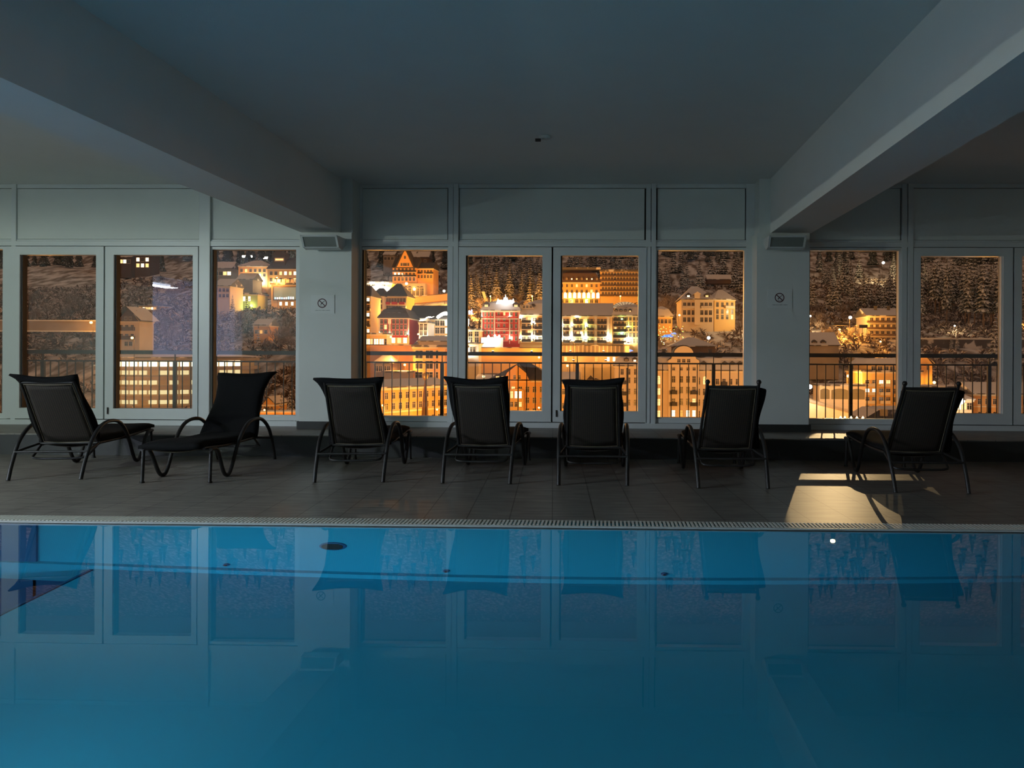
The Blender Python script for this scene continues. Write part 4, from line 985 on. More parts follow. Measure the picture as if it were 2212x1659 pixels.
# tall orange building right
e, w, h = B('tall_orange_building', 'tall orange building with white framed windows behind the railing, right half of the pane', 'building', 892, 990, 750, 830, 238, 16, 'orange', 'flat', .7, 'snowroof', rows=[(f, 2.4, 2.2, 3, {}, .02, .70) for f in (.12, .42, .70)])
b = MB(); b.box(w * .56, w * .72, -.5, .2, -2, h); b.build('pilasters', M['ochre'], e)
# plaza + small stone tower
e, w, h = B('stone_house', 'small old stone house with snowy roof at the foot of the square', 'house', 808, 845, 785, 806, 246, 10, 'stone', 'hip', 2.6, rows=[(.2, 1.6, 1.1, 4)])
e, w, h = B('snow_pavilion', 'low grey pavilion with a snow covered flat roof', 'building', 828, 882, 805, 817, 232, 8, 'stone', 'flat', .5)
p = P(800, 757, 262); e = empty('square_terrace', p); tag(e, 'glowing orange terrace wall of the square above the railing', 'retaining wall'); w = X(895, 262) - p.x
b = MB(); b.box(-3, w, 0, 3, -10, 1.8); b.build('wall', M['orange'], e); b = MB(); b.box(-3, w, -.2, 14, 1.8, 2.1); b.build('snow_edge', M['snowroof'], e); FOOT.append((p.x, p.x + w, 258, 276))
# long curved orange block at the bottom
def wing(name, lab, pts, zt_px, D0, floors, m, roofh=1.6):
    pass
pa = P(778, 905, 172); pb = P(968, 905, 196)
e = empty('long_orange_block', (pa.x, pa.y, 0), math.atan2(pb.y - pa.y, pb.x - pa.x)); tag(e, 'long orange block with rows of white framed windows, rising towards the brown spire', 'building')
w = (pb - pa).length; zt0_ = P(790, 841, 172).z; zb = zt0_ - 16
b = MB(); b.box(0, w, 0, 10, zb, zt0_); b.build('wall', M['orange'], e)
b = MB(); b.box(-.3, w, -.4, 11, zt0_ - .5, zt0_); b.box(-.1, w, -.25, 0, zt0_ - 5.9, zt0_ - 5.5); b.build('cornice', M['trimc'], e)
roof_mesh('gable_side', w, 10, 1.6, .4).build('roof', M['snowroof'], e, (0, 0, zt0_))
for zz in (2.6, 5.1, 8.6): window_row(e, zt0_ - zz, lin(0, w, 13), .95, 1.45)
FOOT.append((pa.x - 2, pb.x + 2, pa.y - 2, pb.y + 12))
# brown obelisk-like spire with globe in front
p = P(918, 905, 165); e = empty('spire', p); tag(e, 'slender brown spire topped by an ornate gilt ball, in front of the orange block', 'spire')
zt_ = P(918, 822, 165).z - p.z
b = MB(); b.lathe([(1.05, -6), (.80, 0), (.45, zt_ * .62), (.12, zt_)], 8); b.build('spire_body', mat('copper_brown_sheet', (0.22, 0.11, 0.05), .6), e)
b = MB(); b.lathe([(0, zt_ + .0), (.5, zt_ + .35), (.72, zt_ + .95), (.5, zt_ + 1.5), (0, zt_ + 1.8)], 12); b.build('gilt_ball', mat('gilt', (0.75, 0.45, 0.12), .35, .6), e)
b = MB(); b.tube([(0, 0, zt_ + 1.6), (0, 0, zt_ + 4.3)], .05, 6); b.build('rod', M['rail'], e)

# ---------------------------------------------------------------- MIDDLE LEFT DOOR
e, w, h = B('red_hotel', 'bright red hotel with cream pilasters and a blazing white sign on its roof', 'hotel', 1040, 1122, 671, 742, 290, 18, 'red', 'mansard', 4.2, 'snowroof', bands=0, rows=[])
for i, f in enumerate((.10, .29, .47, .65, .83)):
    window_row(e, h * f, [w * q for q in (.10, .19, .28)], .62, 1.5); window_row(e, h * f, [w * q for q in (.45, .60, .79, .91)], .66, 1.5, {1: L1} if i == 4 else {})
    b = MB(); b.box(w * .38, w * .70, -.5, 0, h * f - .32, h * f - .2); b.box(w * .38, w * .70, -.5, -.45, h * f - .2, h * f + .25, 1); b.build('balcony', [M['trimc'], M['red']], e)
b = MB()
for q in (.0, .335, .73, .975): b.box(w * q, w * q + .3, -.3, .1, 0, h)
b.box(-.3, w + .3, -.45, .2, h - .6, h); b.box(-.1, w, -.3, 0, h * .38, h * .38 + .25); b.box(-.1, w, -.3, 0, h * .74, h * .74 + .25); b.build('pilasters', M['trimc'], e)
for q, pw in ((.015, 450), (.35, 260), (.75, 600)): uplight(e, w * q, h * .12, pw, WHITE, .9)
uplight(e, w * .74, h * .8, 220, WHITE, .8); uplight(e, w * .02, h * .8, 220, WHITE, .8)
for q in (.12, .9): dormer(e, w * q, .3, h + .9, 2.4, 1.6, 'slate', L1)
p = P(1092, 659, 291); s = empty('roof_sign', p); tag(s, 'blazing white crown shaped sign on the red hotel roof', 'sign')
b = MB(); b.box(-3.6, 3.6, 0, .3, 0, .5); pts = []
for (x, hh) in ((-2.9, 2.1), (-1.7, 1.7), (-.6, 2.6), (0, 3.6), (.6, 2.6), (1.7, 1.7), (2.9, 2.1)): b.prism([(x - .62, .5), (x + .62, .5), (x + .2, .5 + hh * .7), (x, hh + .4), (x - .2, .5 + hh * .7)], 'y', 0, .3)
b.box(-3.1, 3.1, 0, .3, .5, 1.9); b.build('crown', M['sign'], s)
b = MB()
for x in (-3.2, 0, 3.2): b.tube([(x, .4, -1.5), (x, .4, .5)], .08, 6)
b.build('support', M['rail'], s); light('sign_light', 'POINT', (0, -2.2, 2.5), 500, (0.9, .95, 1.0), .6, s)
e, w, h = B('balcony_hotel', 'yellow lit hotel with dark mansard roof joining the red one', 'hotel', 1123, 1210, 680, 742, 291, 18, 'ochre', 'mansard', 6.2, 'snowroof', rows=[(f, 1.7, 1.3, 7, {1: L1} if i % 2 else {5: L1, 6: L2}) for i, f in enumerate((.08, .3, .52, .74))])
for f in (.06, .28, .50, .72): balcony_row(e, w * .05, w * .28, h * f, .9); balcony_row(e, w * .38, w * .8, h * f, .9)
for q, pw in ((.01, 900), (.34, 2600), (.62, 1800)): uplight(e, w * q, h * .15, pw, WHITE, 1.0); 
uplight(e, w * .34, h * .7, 1500, WHITE, .9); uplight(e, w * .02, h * .85, 500, WHITE, .9)
p = P(1138, 665, 288); 
b = MB(); b.prism([(-2.7, 0), (2.7, 0), (0, 2.2)], 'y', -.2, 2); g = b.build('roof_gable', M['winframe'], e, (w * .18, .5, h + 2.3)); window_row(g, .3, [-1.3, 0, 1.3], .8, .9, {}, y=-.22)
p = P(1042, 744, 283); s = empty('lit_stair', p); tag(s, 'white glaring lower terrace with illuminated stalls at the foot of the red hotel', 'market stalls')
b = MB(); b.box(-.5, 7, 0, 5, -4, 2.6); b.build('wall', M['white'], s)
b = MB(); rnd = random.Random(2)
for k in range(16): b.lathe([(0, -.5), (.5, 0), (0, .6)], 6, (rnd.uniform(-.3, 6.6), -.6, rnd.uniform(.2, 3.2)))
b.build('bulbs', M['lampw'], s); light('stall_light', 'POINT', (3.2, -3, 2.0), 1300, WHITE, .6, s)
e, w, h = B('cube_house', 'small orange cube house at the left foot of the red hotel', 'house', 1009, 1037, 713, 744, 284, 10, 'orange', 'flat', .5, rows=[(.55, 1.8, 1.4, 2), (.15, 1.8, 1.4, 2)])
uplight(e, -.2, h * .9, 1300, WARM, 1.2); uplight(e, w * .1, h * .1, 900, WHITE)
p = P(1016, 679, 289); s = empty('roof_sign', p); tag(s, 'small bluish white sign over the cube house left of the red hotel', 'sign')
b = MB(); b.box(-1.2, 1.2, 0, .2, 0, .3); b.lathe([(0, .3), (.5, .7), (.5, 1.2), (0, 1.6)], 8, (-.4, .1, 0)); b.box(.3, .7, 0, .2, .3, 1.8); b.build('emblem', glow('blue_white_sign', (.7, .75, 1.0), 3.0), s); b = MB(); b.tube([(0, .1, -5), (0, .1, 0)], .08, 6); b.build('support', M['rail'], s)
p = P(1009, 700, 286); s = empty('light_column', p); tag(s, 'tall glaring white light column at the left edge of the middle doors', 'lamp')
b = MB(); b.lathe([(0, -1.8), (.35, -1.4), (.75, .5), (.7, 1.8), (0, 2.3)], 10); b.build('lamp_head', M['lampw'], s); b = MB(); b.tube([(0, 0, -9), (0, 0, -1.6)], .15, 6); b.build('pole', M['rail'], s)
light('column_light', 'POINT', (0, -2, 0), 2500, WHITE, .5, s)
e, w, h = B('stall_house', 'small glaring house front at the lower left of the middle left door', 'house', 1008, 1034, 742, 768, 262, 8, 'white', 'flat', .4, rows=[(.3, 1.6, 2.0, 1)]); uplight(e, w * .15, h * .1, 1600, WHITE, 1.5)
# pole advert
p = P(1049, 640, 385); s = empty('leaning_banner', p, 0); tag(s, 'tilted orange banner standing before the wooded hill', 'banner')
b = MB(); b.hexa([(-.6, 0, -2.4), (.9, 0, -2.4), (.9, .3, -2.4), (-.6, .3, -2.4), (-2.0, 0, 2.4), (-.6, 0, 2.4), (-.6, .3, 2.4), (-2.0, .3, 2.4)]); b.build('panel', glow('orange_banner_glow', (1, .5, .1), 1.0), s); b = MB(); b.tube([(.2, .2, -9), (.2, .2, -2.3)], .12, 6); b.build('support', M['rail'], s)
# terrace wall below
for (px0, px1, py, pyb, D, lab) in ((1035, 1200, 752, 762, 268, 'orange terrace wall below the red hotel'), (1205, 1346, 747, 764, 268, 'grey terrace wall with pilasters below the floodlit hotel'), (1212, 1350, 764, 784, 256, 'smooth grey retaining wall behind the railing, middle right door')):
    e, w, h = B('terrace_wall', lab, 'retaining wall', px0, px1, py, pyb, D, 6, 'ochre' if px0 < 1100 else 'stone', None, cornice=False)
    b = MB(); b.box(0, w, -.25, 6, h, h + .3); b.build('coping', M['snowroof'], e)
    if px0 == 1205: b = MB(); [b.box(w * k / 16, w * k / 16 + .45, -.25, 0, 0, h) for k in range(16)]; b.build('pilasters', M['winframe'], e)
    if px0 == 1212: window_row(e, h * .2, [w * .07, w * .55, w * .74, w * .83], .8, 1.4, {0: L1, 1: L3, 2: L2, 3: L2})
    uplight(e, w * .2, h * .3, 1100, SOD, 3.5); uplight(e, w * .7, h * .3, 1100, SOD, 3.5)
# gabled orange building
e, w, h = B('gabled_orange_house', 'large orange house with curved central gable and three bright bay windows', 'building', 1058, 1196, 822, 905, 214, 15, 'orange', 'hip', 4.4, 'slate',
            rows=[(.70, 1.5, .9, 7, {1: L1}, .2, .98), (.42, 1.5, .9, 7, {}, .2, .98), (.14, 1.5, .9, 7, {}, .2, .98)], bands=0)
gx = (1116 - 1058) / 138 * w
g = arch_gable('gable', e, gx, w * .48, h - .3, 4.6, 'orange', 3.0, 'slate', 'curve')
window_row(e, h + .35, [gx - .5, gx + .8], .6, 1.1, {}, y=-.52)
b = MB(); b.box(gx - 2.1, gx + 2.1, -1.3, 0, 0, h * .74); b.prism([(gx - 2.3, h * .74)] + [(gx + 2.2 * math.cos(a), h * .74 + .55 * math.sin(a)) for a in [math.pi * k / 8 for k in range(8, -1, -1)]], 'y', -1.5, 0); b.build('bay', M['ochre'], e)
window_row(e, h * .55, [gx - 1.2, gx, gx + 1.2], .7, 1.9, {0: L1, 1: L2, 2: L2}, y=-1.32); window_row(e, h * .33, [gx - 1.2, gx, gx + 1.2], .7, 1.3, {2: L1}, y=-1.32); window_row(e, h * .08, [gx - 1.2, gx, gx + 1.2], .7, 1.3, {0: L2, 1: L2, 2: L2}, y=-1.32)
window_row(e, h * 1.03, [w * .12, w * .2], .8, .8, {0: L1, 1: L1}, y=-.1)
e2, w2, h2 = B('orange_side_house', 'low orange side house left of the curved gable', 'house', 1028, 1060, 823, 905, 217, 12, 'orange', 'gable_side', 1.4, 'snowroof', rows=[(.7, 1.2, .8, 3)])
# ---------------------------------------------------------------- MIDDLE RIGHT DOOR
e, w, h = B('long_apartment_block', 'long high apartment block with stacked balcony rows, right half, above the floodlit hotel', 'apartment block', 1296, 1400, 587, 650, 425, 16, 'ochre', 'flat', 1.2, 'snowroof', cornice=False,
            rows=[(f, 1.7, 1.2, 15, {}) for f in (.20, .37, .54, .71, .87)])
for f in (.17, .34, .51, .68, .84): balcony_row(e, w * .0, w * .29, h * f, 1.4, 'brownwood', 'brownwood', .9); balcony_row(e, w * .32, w, h * f, 1.4, 'brownwood', 'brownwood', .9)
e, w, h = B('arcade_block', 'orange block with brown roof storey and a row of brilliant arcade windows', 'apartment block', 1206, 1296, 610, 656, 425, 16, 'orange', 'mansard', 7.5, 'brownwood',
            rows=[(.78, 1.6, 1.0, 8, {3: L1, 5: L1}), (.52, 1.6, 1.2, 8, {6: L1}), (.26, 2.4, 1.7, 9, {i: L2 for i in range(9)}, .0, 1.0, True), (.04, 2.0, 1.6, 8, {2: L1, 5: L2})])
for i in range(8): 
    dormer(e, w * (.08 + .12 * i), -.3, h + 1.3, 1.3, 1.1, 'brownwood', {2: L2, 3: L1, 5: L1, 6: L2}.get(i))
b = MB(); b.box(-.3, w + .3, .5, 16, h + 7.2, h + 8.4); b.build('roof_edge', M['snowroof'], e)
uplight(e, w * .3, 1.5, 1500, SOD, 2.5); uplight(e, w * .7, 1.5, 1500, SOD, 2.5)
# hotel with vertical floodlights
e, w, h = B('floodlit_hotel', 'long hotel with white and green floodlit stripes between balconies', 'hotel', 1204, 1322, 683, 744, 290, 18, 'ochre', 'gable_side', 5.2, 'snowroof', bands=0,
            rows=[(f, 1.7, .9, 15, {4 + i: L1, 6: L2 if i == 1 else None}) for i, f in enumerate((.08, .3, .52, .74))])
b = MB(); [b.box(w * q - .5, w * q + .5, -.3, .1, -1, h) for q in (.08, .26, .52, .70, .93)]; b.build('pilasters', M['trimc'], e)
for f in (.06, .28, .50, .72): [balcony_row(e, w * a, w * c, h * f, .9, 'winframe') for (a, c) in ((.12, .22), (.30, .44), (.56, .66), (.74, .89))]
for q, pw, cl in ((.06, 3200, WHITE), (.24, 2600, WHITE), (.52, 1500, (.75, 1.0, .35)), (.50, 600, WHITE), (.93, 2300, WHITE)): uplight(e, w * q, h * .16, pw, cl, 1.1)
for q, cl in ((.08, WHITE), (.27, WARM), (.54, (.7, 1.0, .3))): uplight(e, w * q, h * .62, 700, cl, 1.0)
for q in (.35, .38): uplight(e, w * q, h * .93, 220, WARM, .7)
e, w, h = B('green_lit_hotel', 'hotel with dark mansard corner roof and green and yellow floodlights', 'hotel', 1323, 1400, 682, 746, 288, 18, 'ochre', 'mansard', 4.6, 'snowroof', bands=0, rows=[(f, 1.5, .8, 9, {0: L1} if i == 2 else {}) for i, f in enumerate((.08, .28, .48, .66, .84))])
for f in (.06, .26, .46, .64, .82): balcony_row(e, w * .02, w * .38, h * f, .9, 'winframe')
for q, z, pw, cl in ((.44, .1, 2600, WHITE), (.44, .6, 700, (1.0, .85, .2)), (.26, .35, 500, (.3, 1.0, .55)), (.26, .85, 350, (.5, 1.0, .3)), (.75, .1, 900, WARM)): uplight(e, w * q, h * z, pw, cl, 1.0)
for i in range(4): dormer(e, w * (.1 + .13 * i), .3, h + .8, 1.1, 1.4, 'slate', L1 if i == 3 else None)
p = P(1350, 664, 300); s = empty('glass_dome', p); tag(s, 'low glowing arched skylight on the roof by the green lit hotel', 'skylight')
b = MB(); n = 10; b.prism([(-3 * math.cos(math.pi * k / n) * 1.6, 2.2 * math.sin(math.pi * k / n)) for k in range(n + 1)], 'y', 0, 4); b.build('dome', mat('glowing_glazing', (.5, .4, .3), .4, emit=(1, .7, .4), estr=.45), s)
b = MB()
for k in range(1, 10): a = math.pi * k / n; b.tube([(-4.8 * math.cos(a) * .2, -.05, 0), (-4.8 * math.cos(a), -.05, 2.2 * math.sin(a))], .1, 5)
b.build('glazing_bars', M['slate'], s)
street_lamp(1395, 719, 282, 0, 'brilliant white lamp at the left edge of the pane before the right pillar', white=True, s=1.6)
# white/blue advertising box
p = P(1356, 761, 252); s = empty('advert_column', p); tag(s, 'grey box with a bright blue triangular sign over the railing', 'kiosk')
b = MB(); b.box(-1.1, .5, 0, 1.5, -.4, 2.1); b.build('body', mat('grey_panel', (.4, .36, .33), .6), s); b = MB(); b.prism([(.55, .1), (.55, 1.1), (1.9, .5)], 'y', -.1, .2); b.build('blue_sign', glow('blue_sign_glow', (.08, .3, 1.0), 1.6), s)
# lower: cream corner house, continues to the ornate one
e, w, h = B('cream_corner_house', 'cream orange house with stacked small balconies, middle right door', 'building', 1328, 1411, 791, 905, 213, 14, 'cream', 'mansard', 3.4, 'snowroof', bands=0,
            rows=[(f, 1.5, .75, 5, {}, .1, .98) for f in (.05, .26, .47, .68, .84)])
for f in (.24, .45, .66): balcony_row(e, w * .16, w * .30, h * f, .8, 'winframe')
for i in range(3): dormer(e, w * (.3 + .22 * i), .2, h + .8, 1.3, 1.2, 'slate', L2 if i else None)
b = MB(); b.box(w * .30, w * .33, -.15, 0, 0, h); b.build('downpipe', M['rail'], e)
e, w, h = B('garden_house', 'small dim house with snowy gables at the left of the middle right door', 'house', 1211, 1248, 829, 905, 205, 9, 'ochre', 'gable_side', 2.8, 'snowroof', rows=[(.7, 1.4, .8, 3, {2: L1}), (.3, 1.4, .8, 3)])
for i, (px, D) in enumerate(((1276, 219), (1287, 220))): 
    pp = P(px, 830, D); s = empty('garden_hut', pp); tag(s, ('small lit hut with pointed roof among snowy trees', 'small lit hut with flat snowy top among snowy trees')[i], 'hut')
    b = MB(); b.box(-.9, .9, 0, 1.8, -1, 1.3); b.build('wall', M['cream'], s); b = MB()
    b.prism([(-1.2, 1.3), (1.2, 1.3), (0, 2.6 if i == 0 else 1.8)], 'y', -.3, 2.1); b.build('roof', M['snowroof'], s)
# ---------------------------------------------------------------- PANE BEFORE THE RIGHT PILLAR
e, w, h = B('hillside_villa', 'large pale hillside villa with broad snowy hip roof and dark dormers', 'villa', 1472, 1541, 647, 702, 330, 22, 'cream', 'hip', 6.3, 'snowroof', rows=[(f, 1.9, 1.2, 7, {}) for f in (.12, .40, .70)], ov=.9)
balcony_row(e, w * .02, w * .4, h * .66, 1.1, 'trimc', 'winframe'); balcony_row(e, w * .6, w * .95, h * .66, 1.1, 'trimc', 'winframe')
b = MB(); b.box(w * .40, w * .57, -.9, 2, 0, h + 2.2); b.prism([(w * .36, h + 2.2), (w * .61, h + 2.2), (w * .485, h + 3.4)], 'y', -1.2, 4); b.build('stair_tower', M['cream'], e)
for q, l in ((.22, L2), (.80, L1)): dormer(e, w * q, .8, h + .8, 2.2, 1.3, 'slate', l)
e, w, h = B('annex_villa', 'angled right hand house joined to the large pale villa', 'villa', 1543, 1589, 647, 700, 331, 12, 'ochre', 'hip', 4.4, 'snowroof', rot=R(10), rows=[(f, 1.9, 1.0, 4, {3: L1} if f < .3 else {}) for f in (.2, .42, .70)])
balcony_row(e, w * .5, w * .95, h * .66, 1.1, 'trimc', 'winframe')
e, w, h = B('avalanche_shelter', 'long dark shed with snowy roof on the wooded slope', 'shed', 1528, 1578, 604, 609, 470, 8, 'brownwood', 'gable_side', 3.2, 'snowroof', cornice=False, found=1.0)
street_lamp(1608, 664, 325, 3800, 'lamp lighting the snow at the right edge of the pane before the right pillar', WARM, white=True)
street_lamp(1530, 730, 270, 900, 'small white lamp before the snowy conifers', WHITE, white=True, s=1.3)
e, w, h = B('roofscape_house', 'snow roofed house left of the large pale villa', 'house', 1408, 1452, 684, 702, 318, 12, 'ochre', 'mansard', 4.5, 'snowroof', rows=[(.2, 1.6, 1.1, 5)])
street_lamp(1467, 681, 312, 2600, 'orange lamp between the snow roofed house and the pale villa')
# market with blue canopy
p = P(1442, 728, 285); s = empty('blue_canopy', p); tag(s, 'bright blue market canopy among speckled lights', 'canopy')
b = MB(); b.prism([(-2.2, 0), (2.2, 0), (1.0, 1.0), (-1.0, .8)], 'y', 0, 3); b.build('roof', glow('blue_canopy_glow', (.15, .35, 1.0), 1.2), s); b = MB(); [b.tube([(x, .1, -3), (x, .1, 0)], .06, 5) for x in (-2, 2)]; b.build('post', M['rail'], s)
p = P(1455, 722, 284); s = empty('blue_canopy', p); tag(s, 'smaller pale blue canopy right above the bright blue one', 'canopy')
b = MB(); b.prism([(-1.2, 0), (1.2, 0), (.6, .7), (-.6, .5)], 'y', 0, 2); b.build('roof', glow('pale_blue_canopy_glow', (.4, .5, 1.0), 1.0), s); b = MB(); b.tube([(0, .1, -3), (0, .1, 0)], .06, 5); b.build('post', M['rail'], s)
rnd = random.Random(12); s = empty('fairy_lights', P(1438, 732, 283)); tag(s, 'scattered coloured fairy lights around the blue canopies', 'fairy lights', kind='stuff')
for nm, cl in (('white_bulbs', (1, .95, .8)), ('gold_bulbs', (1, .7, .1)), ('green_bulbs', (.4, .8, .2))):
    b = MB()
    for k in range(26): b.lathe([(0, -.2), (.2, 0), (0, .2)], 5, (rnd.uniform(-5, 7), rnd.uniform(-1, 6), rnd.uniform(-2, 5)))
    b.build(nm, glow(nm, cl, 2.0), s)
# ornate cream house
e, w, h = B('ornate_cream_house', 'ornate cream apartment house with round topped central gable and snowy dormers', 'building', 1413, 1620, 801, 905, 212, 16, 'cream', 'mansard', 4.8, 'snowroof', bands=0, rows=[])
gx = (1476 - 1413) / 207 * w; gw = (1506 - 1440) / 207 * w
b = MB(); b.box(gx - gw / 2, gx + gw / 2, -.9, .1, -8, h + 1.2); b.build('central_bay', M['cream'], e)
g = arch_gable('gable', e, gx, gw * 1.02, h + 1.2, 5.6, 'cream', 3, 'slate', 'round'); g.location.y = -.5
for f in (.06, .30, .54, .76): window_row(e, h * f, [gx - gw * .33, gx - gw * .08, gx + gw * .14, gx + gw * .34], .85, 1.7, {0: L2, 1: L3, 2: L2, 3: L2} if f < .1 else ({3: L1} if f == .30 else {}), y=-.92)
window_row(e, h + .1, [gx - gw * .33, gx - gw * .08, gx + gw * .14, gx + gw * .34], .7, .8, {}, y=-.92); window_row(e, h + 2.3, [gx - gw * .16, gx, gx + gw * .16], .8, .9, {}, y=-1.02)
for f in (.28, .52): balcony_row(e, gx - gw * .45, gx - gw * .22, h * f, 1.9, 'winframe'); balcony_row(e, gx + gw * .22, gx + gw * .45, h * f, 1.9, 'winframe')
for f in (.04, .28, .50, .72): 
    window_row(e, h * f, [w * .045], .95, 1.8, {0: L1 if f < .6 else L1}, f > .6)
    window_row(e, h * f, [w * q for q in (.46, .53)], .95, 1.7, {1: L1} if f > .7 else {}, f > .7); window_row(e, h * f, [w * q for q in (.66, .73, .80, .87, .95)], .8, 1.5)
for f in (.26, .48, .70): balcony_row(e, w * .70, w * .76, h * f, .9, 'winframe')
for q in (.02, .52, .74, .82, .90, .97): dormer(e, w * q, .4, h + .5, 1.7, 1.5, 'slate')
for q in (.50, .68): 
    b = MB(); b.lathe([(1.6, 0), (1.6, 1.6), (1.2, 2.4), (0, 2.9)], 12, (w * q, 3.5, h + 2.4)); b.build('roof_turret', M['slate'], e)
chimney(e, w * .62, 7, h + 4); chimney(e, w * .12, 7, h + 4)
e, w, h = B('chalet_roof_house', 'wide low house with snowy hip roof just behind the ornate cream one', 'house', 1450, 1545, 749, 775, 240, 16, 'brownwood', 'hip', 2.8, 'snowroof', cornice=False)

# ---------------------------------------------------------------- RIGHT PANES
e, w, h = B('balcony_house', 'four storey pale house with wide balconies and snowy roof, top right window', 'apartment house', 1874, 1962, 683, 740, 318, 16, 'cream', 'gable_side', 3.4, 'snowroof', rot=R(-2), rows=[(f, 1.7, 1.2, 7, {}) for f in (.02, .27, .52, .78)], ov=.9)
for f in (.24, .49, .74): balcony_row(e, -.3, w, h * f, 1.5, 'trimc', 'brownwood')
chimney(e, w * .3, 6, h + 2.5); chimney(e, w * .62, 6, h + 2.5)
for (px0, px1, py, lab) in ((1802, 1834, 703, 'dark green carport roof on thin posts in the orange snow'), (1856, 1874, 708, 'short dark canopy beside the pale balcony house')):
    p = P(px0, py, 305); s = empty('carport', p); tag(s, lab, 'carport'); w = X(px1, 305) - p.x
    b = MB(); b.box(0, w, 0, 4, 0, .9); b.build('roof', M['slate'], s); b = MB(); [b.tube([(x, .3, -5), (x, .3, 0)], .1, 6) for x in (w * .4, w * .95)]; b.build('post', M['rail'], s)
    b = MB(); b.box(0, w, 0, 4, .9, 1.2); b.build('snow_layer', M['snowroof'], s)
street_lamp(1835, 686, 315, 13000, 'bright lamp over the orange snow left of the balcony house', s=1.5, white=True)
street_lamp(1812, 712, 308, 6000, 'low orange lamp under the carport')
street_lamp(1749, 683, 330, 3500, 'yellowish lamp at the edge of the right pillar', WARM, white=True)
street_lamp(1907, 568, 540, 16000, 'pair of white lamps high in the snowy forest, top right', WARM, white=True, s=2.2, fwd=-3)
e, w, h = B('snow_roof_house', 'low house with large snowy roof and small dormers beside the right pillar', 'house', 1740, 1812, 747, 762, 262, 14, 'stone', 'gable_side', 4.5, 'snowroof', cornice=False)
for q in (.28, .55): dormer(e, w * q, .5, h + .3, 1.8, 1.0, 'slate')
# yellow orange balcony block
e, w, h = B('orange_balcony_block', 'tall yellow orange block with white balconies and snowy flat roof behind the right railing', 'apartment block', 1862, 1990, 803, 905, 214, 14, 'ochre', 'flat', .4, 'snowroof', bands=0,
            rows=[(f, 1.3, 1.1, 8, d) for f, d in ((.02, {0: L1}), (.18, {}), (.36, {}), (.54, {0: L2, 1: L2}), (.72, {2: L2, 3: L1}))])
b = MB(); b.box(1.8, w, .6, 13, h, h + 1.9); b.build('attic_storey', M['ochre'], e); window_row(e, h + .3, lin(2.5, w, 8), 1.2, 1.1, y=.58)
b = MB(); b.hexa([(.2, -.2, h + 1.9), (w, -.2, h + 1.9), (w, 13, h + 1.9), (.2, 13, h + 1.9), (2.5, 2, h + 3.6), (w, 2, h + 3.8), (w, 13, h + 3.8), (2.5, 13, h + 3.6)]); b.build('snowy_roof', M['snowroof'], e)
for f in (.16, .34, .52, .70): balcony_row(e, -.3, w * .2, h * f, 1.2, 'trimc', 'trimc', .7); balcony_row(e, w * .28, w * .46, h * f, 1.2, 'trimc', 'trimc', .7); balcony_row(e, w * .60, w * .8, h * f, 1.2, 'trimc', 'trimc', .7)
# glazed footbridge / arcade
e, w, h = B('glazed_gallery', 'low curved gallery building with large dark arched glazing behind the right railing', 'building', 1770, 1868, 834, 868, 198, 8, 'cream', 'flat', .4, 'snowroof', rot=R(-4), cornice=False)
for (a, c) in ((.02, .22), (.26, .62), (.66, .98)):
    b = MB(); n = 8; pts = [(w * a, h * .18), (w * c, h * .18)] + [(w * (c + (a - c) * k / n), h * (.74 + .10 * math.sin(math.pi * k / n))) for k in range(n + 1)]
    b.prism(pts, 'y', -.08, .05); b.build('arched_glazing', mat('dim_arch_glazing', (.14, .11, .07), .4) if a < .1 else bpy.data.materials['dim_arch_glazing'], e)
for i in range(3):
    pp = P(1797 + i * 12, 830, 206); s = empty('parked_car', pp); tag(s, ('left', 'middle', 'right')[i] + ' of the three snowy parked cars on the gallery roof deck', 'car', 'parked cars on the deck')
    b = MB(); b.prism([(-1.0, 0), (1.0, 0), (1.0, .35), (.7, .42), (.45, .75), (-.5, .75), (-.8, .42), (-1.0, .38)], 'y', 0, 1.4); b.build('body', mat('car_paint', (.12, .08, .07), .4) if i == 0 else bpy.data.materials['car_paint'], s)
    b = MB(); b.prism([(-.55, .74), (.5, .74), (.42, .86), (-.48, .86)], 'y', 0, 1.4); b.build('snow_layer', M['white'], s)
p = P(1746, 870, 192); s = empty('sloping_wall', p); tag(s, 'pale sloping snow covered ramp under the star like lamp by the right pillar', 'ramp')
w = X(1860, 192) - p.x; b = MB(); b.hexa([(0, 0, -8), (w, 0, -8), (w, 4, -8), (0, 4, -8), (0, 0, .2), (w, 0, -3.2), (w, 4, -3.0), (0, 4, 1.4)]); b.build('wall', M['cream'], s)
b = MB(); b.hexa([(0, -.2, .2), (w, -.2, -3.2), (w, -.2, -2.6), (0, -.2, .9), (0, .3, .2), (w, .3, -3.2), (w, .3, -2.6), (0, .3, .9)]); b.build('parapet', M['stone'], s)
street_lamp(1747, 835, 190, 1900, 'star bright lamp touching the right pillar above the ramp', WHITE, white=True, s=1.3)
street_lamp(1830, 812, 216, 7500, 'orange lamp between snowy shrubs behind the right railing')
# roof with chimney bottom
p = P(1868, 905, 120); s = empty('snowy_roof', p); tag(s, 'near snowy roof corner with a boxy chimney at the foot of the right window', 'roof')
w = X(1960, 120) - p.x; b = MB(); b.prism([(0, -2), (w + 3, -2), (w + 3, 1.6), (2.2, 1.4), (0, .1)], 'y', 0, 8); b.build('roof', M['snowroof'], s)
b = MB(); b.box(2.3, 3.4, -.3, .8, .5, 1.5); b.build('chimney', M['ochre'], s); b = MB(); b.tube([(5.0, 0, 1.0), (5.0, 0, 2.2), (5.5, 0, 2.3)], .06, 6); b.tube([(4.2, -.1, .2), (4.5, -.1, .6), (4.6, -.1, 1.0)], .05, 6); b.build('vent_pipe', M['rail'], s)
